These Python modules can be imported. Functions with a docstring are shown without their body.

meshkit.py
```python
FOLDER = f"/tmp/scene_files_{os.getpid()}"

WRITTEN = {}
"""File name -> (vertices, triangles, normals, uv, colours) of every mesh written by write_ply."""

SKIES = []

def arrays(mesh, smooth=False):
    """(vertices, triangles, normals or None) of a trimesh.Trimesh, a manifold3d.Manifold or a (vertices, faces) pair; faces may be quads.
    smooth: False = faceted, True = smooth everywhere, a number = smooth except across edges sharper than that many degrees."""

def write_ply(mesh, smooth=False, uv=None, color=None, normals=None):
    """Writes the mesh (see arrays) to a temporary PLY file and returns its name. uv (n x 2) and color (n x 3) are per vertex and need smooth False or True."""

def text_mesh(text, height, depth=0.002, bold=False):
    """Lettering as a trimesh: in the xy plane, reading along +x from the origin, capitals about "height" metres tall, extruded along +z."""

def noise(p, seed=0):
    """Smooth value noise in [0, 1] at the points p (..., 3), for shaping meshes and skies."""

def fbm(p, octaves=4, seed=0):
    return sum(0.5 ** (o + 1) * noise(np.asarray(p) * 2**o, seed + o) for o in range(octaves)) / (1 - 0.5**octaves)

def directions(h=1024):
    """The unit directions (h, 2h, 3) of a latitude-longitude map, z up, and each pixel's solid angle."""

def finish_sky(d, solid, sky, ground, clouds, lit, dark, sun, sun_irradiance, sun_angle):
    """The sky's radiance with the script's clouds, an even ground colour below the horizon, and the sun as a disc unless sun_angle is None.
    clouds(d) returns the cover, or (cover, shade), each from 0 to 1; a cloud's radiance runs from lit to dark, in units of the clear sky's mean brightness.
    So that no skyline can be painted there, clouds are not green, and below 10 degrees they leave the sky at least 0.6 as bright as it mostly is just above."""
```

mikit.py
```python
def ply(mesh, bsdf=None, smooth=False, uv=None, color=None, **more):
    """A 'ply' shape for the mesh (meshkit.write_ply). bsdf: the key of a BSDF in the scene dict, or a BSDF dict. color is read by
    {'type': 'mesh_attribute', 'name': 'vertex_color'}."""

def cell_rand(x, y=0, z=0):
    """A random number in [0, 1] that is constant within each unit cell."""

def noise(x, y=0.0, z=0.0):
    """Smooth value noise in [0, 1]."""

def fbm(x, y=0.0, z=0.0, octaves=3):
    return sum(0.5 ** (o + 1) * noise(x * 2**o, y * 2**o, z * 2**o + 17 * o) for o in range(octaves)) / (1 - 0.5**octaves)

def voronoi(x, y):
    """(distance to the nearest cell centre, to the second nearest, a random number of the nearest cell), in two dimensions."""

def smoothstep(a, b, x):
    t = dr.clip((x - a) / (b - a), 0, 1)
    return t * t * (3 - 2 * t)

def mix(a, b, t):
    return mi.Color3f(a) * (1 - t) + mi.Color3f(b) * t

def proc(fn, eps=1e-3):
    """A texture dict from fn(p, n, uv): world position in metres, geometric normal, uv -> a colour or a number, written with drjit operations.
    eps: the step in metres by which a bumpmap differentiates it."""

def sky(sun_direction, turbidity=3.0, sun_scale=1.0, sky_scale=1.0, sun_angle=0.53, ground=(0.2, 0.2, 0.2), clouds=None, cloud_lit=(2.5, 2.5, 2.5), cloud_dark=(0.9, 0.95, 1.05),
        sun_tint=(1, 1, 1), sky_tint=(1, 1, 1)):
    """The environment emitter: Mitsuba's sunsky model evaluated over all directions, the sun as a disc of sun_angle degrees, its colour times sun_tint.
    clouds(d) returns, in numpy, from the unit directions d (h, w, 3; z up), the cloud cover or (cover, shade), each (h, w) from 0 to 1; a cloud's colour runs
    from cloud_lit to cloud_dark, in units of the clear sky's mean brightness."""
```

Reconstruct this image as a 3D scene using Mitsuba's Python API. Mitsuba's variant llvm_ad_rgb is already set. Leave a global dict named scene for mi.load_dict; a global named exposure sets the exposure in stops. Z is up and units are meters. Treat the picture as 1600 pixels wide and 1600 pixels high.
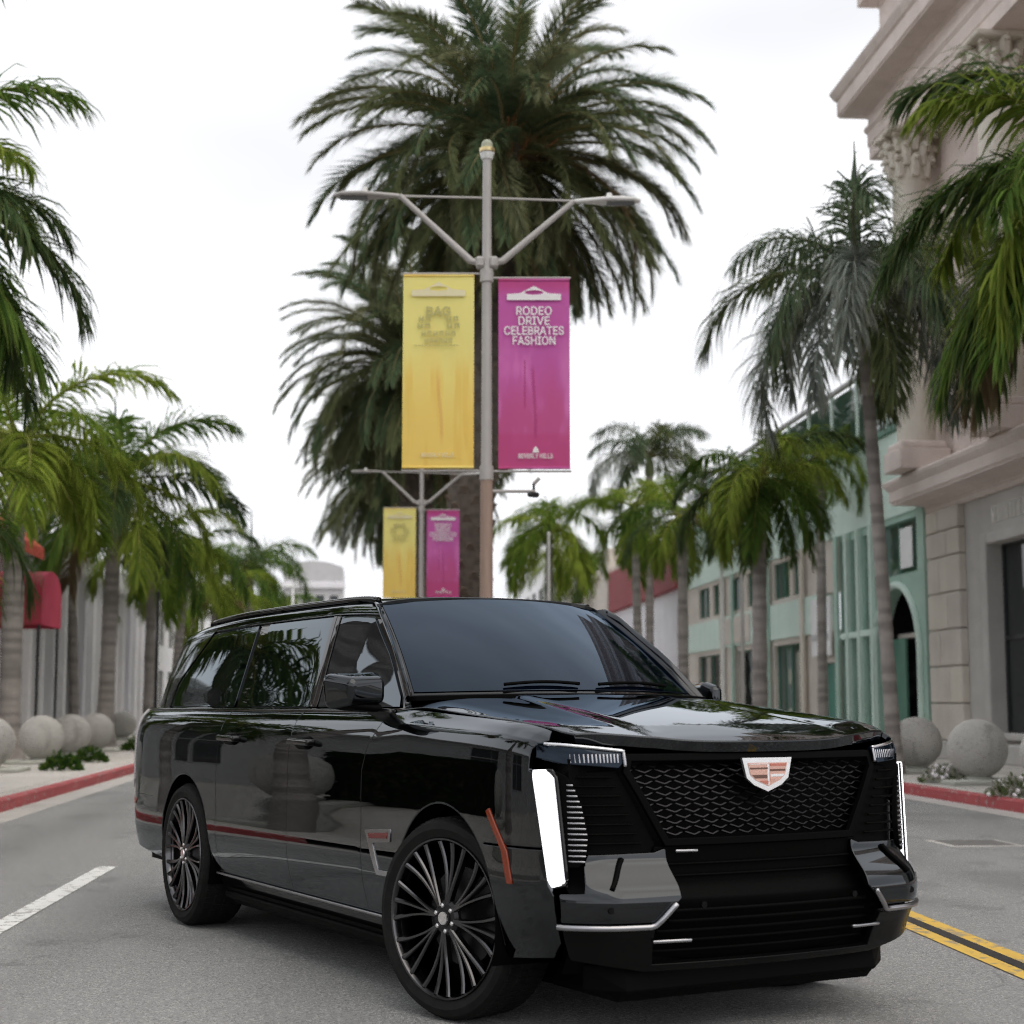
import math, numpy as np, trimesh, mitsuba as mi, mikit, meshkit, drjit as dr
from scipy.interpolate import PchipInterpolator
from scipy.spatial import Delaunay
from shapely.geometry import Polygon, Point, box as sbox_, LineString
from shapely import contains_xy
from mikit import noise, fbm, voronoi, smoothstep, mix, cell_rand

T = mi.ScalarTransform4f
RNG = np.random.default_rng(7)
scene, labels = {}, {}

# ------------------------------------------------------------------ camera, sky, exposure
F_PX, PITCH, CAM_H = 2564.0, math.radians(6.70), 1.31
FOV = 2 * math.degrees(math.atan(800 / F_PX))
scene['camera'] = {'type': 'thinlens', 'fov': FOV, 'fov_axis': 'x', 'aperture_radius': 0.010, 'focus_distance': 8.2,
                   'near_clip': 0.05, 'far_clip': 4000.0,
                   'to_world': T().look_at(origin=[0, 0, CAM_H], target=[0, math.cos(PITCH), CAM_H + math.sin(PITCH)], up=[0, 0, 1])}
SUN = (0.35, -0.45, 0.85)


def cloud_fn(d):
    f = meshkit.fbm(d * np.array([1.6, 1.6, 3.2]) + 5.0, 5, 3)
    return np.ones(d.shape[:2]), np.clip((f - .34) / .34, 0, 1)


scene['sky'] = mikit.sky(SUN, turbidity=4, sun_scale=0.10, sun_angle=60, sun_tint=(.93, .98, 1.06), clouds=cloud_fn, cloud_lit=(1.56, 1.57, 1.61), cloud_dark=(.86, .88, .93), ground=(.2, .2, .2))
exposure = 3.0


# ------------------------------------------------------------------ helpers
def at(px, py, Y):
    """The world point that the photograph shows at (px, py), Y metres ahead."""
    u, v = (px - 800) / F_PX, (py - 800) / F_PX
    cp, sp = math.cos(PITCH), math.sin(PITCH)
    fy, fz = cp + v * sp, sp - v * cp
    k = Y / fy
    return np.array([u * k, Y, CAM_H + fz * k])


VA = math.atan((574 - 800) / F_PX / math.cos(PITCH))
U2 = np.array([math.sin(VA), math.cos(VA)])          # along the street
N2 = np.array([math.cos(VA), -math.sin(VA)])         # across, to the right


def st(s, t, z):
    s, t, z = np.broadcast_arrays(np.asarray(s, float), np.asarray(t, float), np.asarray(z, float))
    return np.stack([s * U2[0] + t * N2[0], s * U2[1] + t * N2[1], z], -1)


ST = np.eye(4); ST[:2, 0] = U2; ST[:2, 1] = N2       # local (s, t, z) -> world


def sof(px, t):
    """Distance along the street where the picture column px meets the plane t."""
    k = (px - 800) / F_PX / math.cos(PITCH) 
    # X = k*Y ; t = X*N2x + Y*N2y ; s = X*U2x + Y*U2y
    Y = t / (k * N2[0] + N2[1])
    return k * Y * U2[0] + Y * U2[1]


def zof(px, py, t):
    k = (px - 800) / F_PX / math.cos(PITCH)
    Y = t / (k * N2[0] + N2[1])
    return at(px, py, Y)[2]


USED = {}


def numbered(name):
    n = USED.get(name, 0)
    USED[name] = n + 1
    return name if n == 0 else f'{name}_{n:03d}'


def tag(key, label=None, cat=None, group=None, kind=None):
    d = labels.setdefault(key, {})
    if label: d['label'] = label
    if cat: d['category'] = cat
    if group: d['group'] = group
    if kind: d['kind'] = kind
    return key


def thing(name, label, cat, group=None):
    return tag(numbered(name), label, cat, group)


def put(parent, name, shape):
    key = numbered((parent + '__' if parent else '') + name)
    scene[key] = shape
    return key


def obj(parent, name, mesh, bsdf, smooth=False, tw=None, **kw):
    d = mikit.ply(mesh, bsdf, smooth, **kw)
    if tw is not None:
        d['to_world'] = T(np.asarray(tw, float).tolist())
    return put(parent, name, d)


def plyn(V, F, N, bsdf, tw=None):
    d = {'type': 'ply', 'filename': meshkit.write_ply((V, F), False, None, None, normals=N), 'face_normals': False, 'bsdf': {'type': 'ref', 'id': bsdf}}
    if tw is not None:
        d['to_world'] = T(np.asarray(tw, float).tolist())
    return d


BB = trimesh.convex.convex_hull(np.array([[sx * (1 - .1 * (k != 0)), sy * (1 - .1 * (k != 1)), sz * (1 - .1 * (k != 2))] for sx in (-1, 1) for sy in (-1, 1) for sz in (-1, 1) for k in range(3)]))
BBV, BBF = np.array(BB.vertices), np.array(BB.faces)


def bbox(x0, x1, y0, y1, z0, z1, b=0.0):
    """A box, chamfered by b."""
    c = np.array([(x0 + x1) / 2, (y0 + y1) / 2, (z0 + z1) / 2]); h = np.abs(np.array([x1 - x0, y1 - y0, z1 - z0])) / 2
    if b <= 0:
        m = trimesh.creation.box(extents=2 * h); m.apply_translation(c); return m
    b = min(b, h.min() * .45)
    sg = np.sign(BBV); ins = (np.abs(BBV) < .95)
    return trimesh.Trimesh(c + sg * (h - b * ins), BBF, process=False)


def cat(ms):
    return trimesh.util.concatenate([m if isinstance(m, trimesh.Trimesh) else trimesh.Trimesh(m[0], m[1], process=False) for m in ms])


def tube(pts, r, sides=10, caps=True, closed=False):
    p = np.asarray(pts, float); n = len(p)
    r = np.broadcast_to(np.asarray(r, float), (n,))
    t = np.gradient(p, axis=0) if not closed else np.roll(p, -1, 0) - np.roll(p, 1, 0)
    t /= np.linalg.norm(t, axis=1, keepdims=True) + 1e-12
    a = np.cross(t, np.where(np.abs(t[:, 2:]) < .9, [0, 0, 1.], [1., 0, 0])); a /= np.linalg.norm(a, axis=1, keepdims=True) + 1e-12
    b = np.cross(t, a); ang = np.arange(sides) * 2 * np.pi / sides
    v = (p[:, None] + r[:, None, None] * (np.cos(ang)[None, :, None] * a[:, None] + np.sin(ang)[None, :, None] * b[:, None])).reshape(-1, 3)
    f = []
    for i in range(n if closed else n - 1):
        i2 = (i + 1) % n
        for j in range(sides):
            j2 = (j + 1) % sides
            f += [[i * sides + j, i * sides + j2, i2 * sides + j2], [i * sides + j, i2 * sides + j2, i2 * sides + j]]
    if caps and not closed:
        v = np.vstack([v, p[0], p[-1]]); m = n * sides
        for j in range(sides):
            j2 = (j + 1) % sides
            f += [[m, j2, j], [m + 1, (n - 1) * sides + j, (n - 1) * sides + j2]]
    return trimesh.Trimesh(v, np.array(f), process=False)


def revolve(prof, sides=32):
    """prof: list of (r, z), about z."""
    m = trimesh.creation.revolve(np.array(prof, float), sections=sides)
    return m


def rounded_hull(points, r, sub=2):
    s = trimesh.creation.icosphere(subdivisions=sub, radius=1.0).vertices
    pts = np.vstack([np.asarray(p) + s * (r if np.isscalar(r) else r[i]) for i, p in enumerate(points)])
    return trimesh.convex.convex_hull(pts)


# ------------------------------------------------------------------ materials
def mat(name, d, two=True):
    scene[name] = {'type': 'twosided', 'bsdf': d} if two else d
    return name


def rgb(*c):
    return {'type': 'rgb', 'value': list(c)}


def pr(name, color, rough=.6, metallic=0.0, spec=.5, bump=None, bscale=1.0, **kw):
    base = mikit.proc(color) if callable(color) else rgb(*color)
    d = {'type': 'principled', 'base_color': base, 'roughness': rough, 'metallic': metallic, 'specular': spec, **kw}
    if bump is not None:
        d = {'type': 'bumpmap', 'arbitrary': mikit.proc(bump, 2e-3), 'scale': bscale, 'bsdf': d}
    return mat(name, d)


def asphalt(p, n, uv):
    s = p.x * U2[0] + p.y * U2[1]; t = p.x * N2[0] + p.y * N2[1]
    g = fbm(p.x * 90, p.y * 90, 0, 3)
    big = fbm(p.x * .35, p.y * .35, 3, 4)
    lane = fbm(t * 1.3, s * .07, 1, 3)
    c = mix((.188, .190, .188), (.240, .240, .236), big)
    c = c * (0.72 + 0.56 * g) * (0.86 + .28 * lane)
    sp = smoothstep(.68, .80, noise(p.x * 120, p.y * 120, 9))
    c = mix(c, (.46, .45, .43), sp * .6)
    dk = smoothstep(.72, .8, noise(p.x * 140, p.y * 140, 4))
    c = mix(c, (.05, .05, .052), dk * .5)
    # hairline cracks and sealed seams
    v1, v2, _ = voronoi(p.x * .21 + fbm(p.x * 1.5, p.y * 1.5, 0, 3) * .45, p.y * .21 + fbm(p.x * 1.5, p.y * 1.5, 8, 3) * .45)
    crack = 1 - smoothstep(.003, .010, v2 - v1)
    c = mix(c, (.06, .06, .06), crack * .28)
    stain = smoothstep(.56, .76, fbm(p.x * .8, p.y * .8, 21, 4))
    wheel = smoothstep(.5, .0, dr.abs(t + .3)) + smoothstep(.5, .0, dr.abs(t + 1.6)) + smoothstep(.5, .0, dr.abs(t - 4.7)) + smoothstep(.5, .0, dr.abs(t - 6.2)) + smoothstep(.45, 0, dr.abs(t + 3.3))
    c = c * (1 - .13 * dr.minimum(wheel, 1) * fbm(s * .4, t, 5, 3) * 1.6)
    drop = smoothstep(.71, .76, fbm(p.x * 2.3, p.y * 2.3, 40, 3))
    c = mix(c, (.07, .07, .07), drop * .3)
    return mix(c, (.10, .10, .10), stain * .4)


def asphalt_h(p, n, uv):
    return 0.004 * fbm(p.x * 130, p.y * 130, 0, 3)


pr('m_asphalt', asphalt, .75, spec=.35, bump=asphalt_h)


def concrete(c0, c1, sc=1.0):
    def f(p, n, uv):
        g = fbm(p.x * 2.1 * sc, p.y * 2.1 * sc, p.z * 2.1 * sc, 5)
        h = noise(p.x * 70, p.y * 70, p.z * 70)
        return mix(c0, c1, g) * (0.86 + .28 * h)
    return f


def paving(p, n, uv):
    s = p.x * U2[0] + p.y * U2[1]; t = p.x * N2[0] + p.y * N2[1]
    fs, ft = s / 1.2 - dr.floor(s / 1.2), t / 1.2 - dr.floor(t / 1.2)
    j = dr.maximum(smoothstep(.012, .004, dr.minimum(fs, 1 - fs)), smoothstep(.012, .004, dr.minimum(ft, 1 - ft)))
    r = cell_rand(dr.floor(s / 1.2), dr.floor(t / 1.2), 2)
    c = mix((.36, .34, .31), (.48, .46, .43), r * .5 + .5 * fbm(p.x * 2, p.y * 2, 0, 4)) * (0.88 + .24 * noise(p.x * 60, p.y * 60))
    return mix(c, (.16, .15, .14), j)


pr('m_paving', paving, .8, spec=.3)
pr('m_gutter', concrete((.30, .29, .27), (.44, .42, .40)), .8, spec=.3)


def redkerb(p, n, uv):
    s = p.x * U2[0] + p.y * U2[1]
    w = fbm(p.x * 3, p.y * 3, p.z * 9, 4)
    c = mix((.30, .045, .055), (.42, .085, .085), w)
    fs = s / 3.0 - dr.floor(s / 3.0)
    chip = smoothstep(.60, .72, fbm(p.x * 14, p.y * 14, p.z * 14, 3))
    c = mix(c, (.36, .30, .28), chip * .75)
    return mix(c, (.10, .05, .05), smoothstep(.006, .002, dr.minimum(fs, 1 - fs)))


pr('m_redkerb', redkerb, .6, spec=.4)


def paintline(c0, c1):
    def f(p, n, uv):
        w = smoothstep(.54, .72, fbm(p.x * 18, p.y * 18, 0, 4))
        return mix(mix(c0, c1, fbm(p.x * 3, p.y * 3, 4, 3)), (.20, .19, .17), w * .7)
    return f


pr('m_whiteline', paintline((.74, .74, .72), (.62, .62, .60)), .6)
pr('m_yellowline', paintline((.62, .40, .07), (.54, .34, .06)), .6)
pr('m_tar', (.018, .015, .013), .5)
pr('m_soil', concrete((.05, .035, .025), (.09, .065, .045), 3), .9, spec=.2)

# car
mat('m_paint', {'type': 'plastic', 'diffuse_reflectance': rgb(.0008, .0008, .0011), 'specular_reflectance': rgb(.90, .95, 1.0), 'int_ior': 1.68})
mat('m_glossblack', {'type': 'plastic', 'diffuse_reflectance': rgb(.003, .003, .003), 'int_ior': 1.5})
mat('m_glass', {'type': 'plastic', 'diffuse_reflectance': rgb(.001, .0015, .003), 'specular_reflectance': rgb(.82, .92, 1.0), 'int_ior': 1.72})
mat('m_windshield', {'type': 'plastic', 'diffuse_reflectance': rgb(.001, .002, .005), 'specular_reflectance': rgb(.58, .72, .90), 'int_ior': 1.5})
pr('m_black', (.0025, .0025, .0025), .5, spec=.04)
pr('m_valance', (.003, .003, .003), .25, spec=.18)
pr('m_rubber', lambda p, n, uv: mix((.006, .006, .006), (.014, .0135, .013), fbm(p.x * 25, p.y * 25, p.z * 25, 3)), .7, spec=.2)
pr('m_darkmetal', (.028, .028, .030), .22, 1.0)
pr('m_wheelface', (.125, .125, .13), .18, 1.0)
pr('m_wheeldark', (.03, .03, .032), .25, .6)
pr('m_chrome', (.80, .80, .82), .08, 1.0)
pr('m_satin', (.42, .42, .44), .25, 1.0)
pr('m_amber', (.22, .026, .004), .15, clearcoat=1.0)
pr('m_emblemdark', (.16, .09, .07), .3, .5)
pr('m_emblemred', (.55, .20, .15), .3, .5)
pr('m_red', (.14, .008, .010), .12, clearcoat=1.0)
pr('m_palelens', (.50, .46, .47), .08, clearcoat=1.0, spec=.8)
pr('m_copper', (.72, .44, .36), .3, .6)
pr('m_silver', (.85, .84, .84), .18, .9)
mat('m_drl', {'type': 'diffuse', 'reflectance': rgb(.8, .8, .8)})

# vegetation
scene['m_leaf'] = {'type': 'principledthin', 'base_color': {'type': 'mesh_attribute', 'name': 'vertex_color'}, 'roughness': .5, 'diff_trans': .9, 'eta': 1.4}
pr('m_trunkgrey', lambda p, n, uv: mix((.20, .18, .165), (.36, .33, .31), fbm(p.x * 6, p.y * 6, p.z * 14, 4)) * (0.8 + .4 * smoothstep(.35, .6, noise(0.3 * p.x, .3 * p.y, p.z * 9))), .85, spec=.2)
pr('m_trunkdate', lambda p, n, uv: mix((.055, .045, .038), (.17, .145, .125), fbm(p.x * 7, p.y * 7, p.z * 7, 4)), .9, spec=.15)
pr('m_boot', lambda p, n, uv: mix((.075, .058, .045), (.21, .17, .14), fbm(p.x * 9, p.y * 9, p.z * 9, 3)), .9, spec=.15)
pr('m_shaft', lambda p, n, uv: mix((.10, .14, .05), (.17, .20, .09), fbm(p.x * 5, p.y * 5, p.z * 3, 3)), .5)
pr('m_fibre', (.30, .15, .065), .9, spec=.1)

# street
pr('m_polegrey', lambda p, n, uv: mix((.36, .34, .33), (.46, .44, .42), fbm(p.x * 4, p.y * 4, p.z * 3, 4)), .45, .1)
pr('m_polebrown', lambda p, n, uv: mix((.27, .185, .145), (.36, .255, .205), fbm(p.x * 30, p.y * 30, p.z * 2.5, 4)), .6)
pr('m_gold', (.62, .50, .26), .3, .8)
pr('m_lampwhite', (.72, .72, .70), .4)
def ballstone(p, n, uv):
    g = fbm(p.x * 2.6, p.y * 2.6, p.z * 2.6, 5)
    h = noise(p.x * 80, p.y * 80, p.z * 80)
    c = mix((.37, .36, .335), (.52, .505, .475), g) * (.84 + .32 * h)
    drip = smoothstep(.56, .74, fbm(p.x * 6, p.y * 6, p.z * .9, 4))
    c = mix(c, (.22, .21, .19), drip * .5)
    pit = smoothstep(.74, .82, noise(p.x * 38, p.y * 38, p.z * 38))
    return mix(c, (.20, .19, .18), pit * .6)


pr('m_sphere', ballstone, .85, spec=.25, bump=lambda p, n, uv: .004 * fbm(p.x * 55, p.y * 55, p.z * 55, 3))
pr('m_pad', concrete((.34, .35, .31), (.47, .47, .43), 1.4), .85, spec=.25)
pr('m_print', (.78, .74, .76), .7)
pr('m_printdark', (.44, .41, .17), .7)
pr('m_printdarkpink', (.36, .02, .14), .7)


def banner_yellow(p, n, uv):
    f = fbm(uv.x * 5, uv.y * 3, 2, 4)
    c = mix((.80, .57, .13), (.78, .70, .22), smoothstep(.15, .8, uv.y + .25 * (f - .5)))
    fig = smoothstep(.50, .75, fbm(uv.x * 9, uv.y * 2.2, 7, 3)) * smoothstep(.62, .45, uv.y)
    c = mix(c, (.74, .47, .07), fig * .55)
    ln = smoothstep(.035, .01, dr.abs(uv.x - .52 - .03 * dr.sin(uv.y * 9))) * smoothstep(.55, .4, uv.y) * smoothstep(.1, .2, uv.y)
    return mix(c, (.66, .33, .08), ln * .5)


def banner_pink(p, n, uv):
    f = fbm(uv.x * 4, uv.y * 3, 12, 4)
    c = mix((.48, .065, .22), (.49, .085, .34), smoothstep(.2, .6, uv.y + .3 * (f - .5)))
    c = mix(c, (.60, .15, .42), smoothstep(.45, .75, f) * smoothstep(.1, .25, uv.y) * smoothstep(.75, .5, uv.y))
    c = mix(c, (.44, .03, .16), smoothstep(.90, .97, uv.y) * .7)
    c = mix(c, (.46, .035, .16), smoothstep(.20, .17, uv.y) * .5)
    a = smoothstep(.02, .006, dr.abs(uv.x - .37)) * smoothstep(.58, .56, uv.y) * smoothstep(.30, .34, uv.y)
    b = smoothstep(.03, .01, dr.abs(uv.x - .50 - .02 * dr.sin(uv.y * 8))) * smoothstep(.56, .5, uv.y) * smoothstep(.13, .2, uv.y)
    return mix(c, (.33, .015, .13), dr.minimum(a + b, 1) * .6)


pr('m_banner_yellow', banner_yellow, .6)
pr('m_banner_pink', banner_pink, .6)


def stone(c0, c1, sc=1.0):
    def f(p, n, uv):
        g = fbm(p.x * 1.3 * sc, p.y * 1.3 * sc, p.z * 1.9 * sc, 5)
        streak = fbm(p.x * 3.5, p.y * 3.5, p.z * .25, 4)
        h = noise(p.x * 45, p.y * 45, p.z * 45)
        return mix(c0, c1, g) * (0.82 + .2 * streak) * (.92 + .16 * h)
    return f


pr('m_pink', stone((.63, .54, .50), (.77, .68, .635)), .8, spec=.25)
pr('m_pinkdark', stone((.48, .39, .36), (.58, .49, .46)), .8, spec=.25)
pr('m_cream', stone((.58, .53, .46), (.70, .66, .58)), .75, spec=.3)
pr('m_beige', stone((.54, .49, .44), (.68, .63, .57)), .8, spec=.25)
pr('m_greystone', stone((.42, .405, .385), (.55, .535, .51)), .8, spec=.25)
pr('m_green', stone((.29, .46, .385), (.41, .57, .49)), .55)
pr('m_greendark', stone((.075, .19, .145), (.12, .25, .19)), .5)
pr('m_greenpale', stone((.57, .73, .66), (.67, .81, .74)), .6)
pr('m_teal', stone((.03, .17, .13), (.05, .23, .17)), .4)
pr('m_white', stone((.78, .78, .79), (.88, .88, .88)), .7)
pr('m_lavwhite', stone((.72, .71, .76), (.82, .81, .84)), .7)
pr('m_greyfin', stone((.44, .44, .45), (.56, .56, .57)), .7)
pr('m_redwall', stone((.22, .012, .022), (.30, .022, .032)), .6)
pr('m_redcanvas', stone((.46, .03, .07), (.56, .06, .11)), .75)
pr('m_orange', stone((.38, .05, .035), (.46, .09, .05)), .75)
pr('m_goldprint', (.62, .34, .20), .5)
pr('m_doordark', (.05, .018, .016), .35)
pr('m_brass', (.62, .40, .20), .35, .5)
pr('m_interior', lambda p, n, uv: mix((.012, .013, .014), (.10, .10, .10), smoothstep(.55, .8, fbm(p.x * 1.1, p.y * 1.1, p.z * 1.6, 3))), .6)
mat('m_pane', {'type': 'plastic', 'diffuse_reflectance': rgb(.018, .024, .024), 'int_ior': 1.55})
mat('m_panegreen', {'type': 'plastic', 'diffuse_reflectance': rgb(.035, .075, .064), 'int_ior': 1.8})
mat('m_panegrey', {'type': 'plastic', 'diffuse_reflectance': rgb(.10, .105, .11), 'int_ior': 1.5})
mat('m_shopglass', {'type': 'thindielectric', 'int_ior': 1.5}, two=False)
pr('m_lettering', (.66, .64, .60), .35, .6)
pr('m_darkmetalframe', (.03, .032, .034), .4, .3)

# ------------------------------------------------------------------ setting: ground
KL, KR, MED0, MED1 = -4.42, 7.95, 0.25, 2.45


def sheet(s0, s1, t0, t1, z, ds=3.0):
    n = max(2, int((s1 - s0) / ds) + 1); s = np.linspace(s0, s1, n)
    v = np.vstack([st(s, t0, z), st(s, t1, z)])
    f = [[i, i + 1, n + i + 1] for i in range(n - 1)] + [[i, n + i + 1, n + i] for i in range(n - 1)]
    return trimesh.Trimesh(v, np.array(f), process=False)


def stbox(s0, s1, t0, t1, z0, z1, b=0.0):
    m = bbox(s0, s1, t0, t1, z0, z1, b); m.apply_transform(ST); return m


def struct(name, mesh, m, smooth=False):
    k = obj(None, name, mesh, m, smooth); tag(k, kind='structure'); return k


g = sheet(-60, 1500, -900, 900, -0.02, 50)
struct('ground', g, 'm_paving')
struct('road', sheet(-60, 700, KL - .05, KR + .05, 0.0, 10), 'm_asphalt')
cross = sheet(-14, 4, -200, 200, -.006, 4)
struct('cross_street', cross, 'm_asphalt')


def kerb(t_face, side, s0, s1, top=.15, w=.17):
    """side = +1: pavement lies to larger t."""
    s = np.arange(s0, s1 + .1, 2.0)
    prof = [(0, -.03), (0.012, top - .02), (.03, top), (w, top), (w, -.03)]
    v = np.vstack([st(s, t_face + side * a, z) for a, z in prof]); n = len(s); f = []
    for k in range(len(prof) - 1):
        for i in range(n - 1):
            a, b, c, d = k * n + i, k * n + i + 1, (k + 1) * n + i + 1, (k + 1) * n + i
            f += [[a, b, c], [a, c, d]]
    e = [k * n for k in range(len(prof))]; f += [[e[0], e[k], e[k + 1]] for k in range(1, len(prof) - 1)]
    return trimesh.Trimesh(v, np.array(f), process=False)


struct('kerb', kerb(KL, -1, 5, 12.48), 'm_gutter')
for name, t, sd, s0, s1 in (('kerb', KL, -1, 12.5, 420), ('kerb', KR, 1, 5, 420)):
    struct(name, kerb(t, sd, s0, s1), 'm_redkerb')
struct('gutter', sheet(5, 420, KL, KL + .42, .004), 'm_gutter')
struct('gutter', sheet(5, 420, KR - .42, KR, .004), 'm_gutter')
struct('pavement', sheet(5, 420, -40, KL - .165, .147), 'm_paving')
struct('pavement', sheet(5, 420, KR + .165, 60, .147), 'm_paving')
for t, sd in ((MED0, 1), (MED1, -1)):
    struct('median_kerb', kerb(t, sd, 15.5, 300), 'm_gutter')
struct('median', sheet(15.5, 300, MED0 + .16, MED1 - .16, .135), 'm_soil')
struct('median_nose', stbox(15.3, 15.52, MED0 + .01, MED1 - .01, -.02, .145, .02), 'm_gutter')


def stripe(t, s0, s1, w, m, z=.005):
    struct('road_marking', sheet(s0, s1, t - w / 2, t + w / 2, z, 1.0), m)


a_, b_ = at(170, 1355, 1), at(0, 1448, 1)


def ground_st(px, py):
    d = at(px, py, 1.0) - np.array([0, 0, CAM_H]); p = np.array([0, 0, CAM_H]) + d * (CAM_H / -d[2])
    return p[:2] @ U2, p[:2] @ N2


s1_, t1_ = ground_st(168, 1355); s0_, t0_ = ground_st(0, 1449)


def quad_strip(pts0, pts1, w, z):
    """A strip on the road between two (s, t) points."""
    p, q = np.array(pts0), np.array(pts1); d = (q - p) / np.linalg.norm(q - p); nn = np.array([-d[1], d[0]])
    n = 12; l = np.linspace(0, 1, n)[:, None]; c = p + (q - p) * l
    A, B = c - nn * w / 2, c + nn * w / 2
    v = np.vstack([st(A[:, 0], A[:, 1], z), st(B[:, 0], B[:, 1], z)])
    f = [[i, i + 1, n + i + 1] for i in range(n - 1)] + [[i, n + i + 1, n + i] for i in range(n - 1)]
    return trimesh.Trimesh(v, np.array(f), process=False)


struct('road_marking', quad_strip((s1_ - 4.6, t1_ + (t0_ - t1_) / (s1_ - s0_) * 4.6), (s1_, t1_), .15, .005), 'm_whiteline')
stripe(t1_, 24, 28, .12, 'm_whiteline'); stripe(t1_, 36, 40, .12, 'm_whiteline')
ya, yb = np.array(ground_st(1600, 1512)), np.array(ground_st(1400, 1429))
dy_ = (yb - ya) / np.linalg.norm(yb - ya)
yl0, yl1 = ya - dy_ * 2.5, yb + dy_ * 14
ny_ = np.array([-dy_[1], dy_[0]])
for o in (-.095, .095):
    struct('road_marking', quad_strip(yl0 + ny_ * o, yl1 + ny_ * o, .10, .005), 'm_yellowline')
struct('road_marking', quad_strip(yl0, yl1, .088, .005), 'm_tar')

# ------------------------------------------------------------------ buildings
def facade(parent, name, s0, s1, z0, z1, t, side, m, holes=(), thick=.35, smooth=False):
    """A wall in the plane t, its outer face there, with openings (s0, s1, z0, z1) or polygons. side = +1: it stands right of the street."""
    pl = sbox_(min(s0, s1), z0, max(s0, s1), z1)
    for h in holes:
        pl = pl.difference(h if hasattr(h, 'area') else sbox_(h[0], h[2], h[1], h[3]))
    ms = []
    for q in getattr(pl, 'geoms', [pl]):
        me = trimesh.creation.extrude_polygon(q, thick, engine='earcut'); v = me.vertices.copy()
        me.vertices = st(v[:, 0], t + side * v[:, 2], v[:, 1]); ms.append(me)
    return obj(parent, name, cat(ms), m)


def pbox(parent, name, s0, s1, t0, t1, z0, z1, m, b=.012, smooth=False):
    return obj(parent, name, stbox(min(s0, s1), max(s0, s1), min(t0, t1), max(t0, t1), z0, z1, b), m, smooth)


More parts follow.
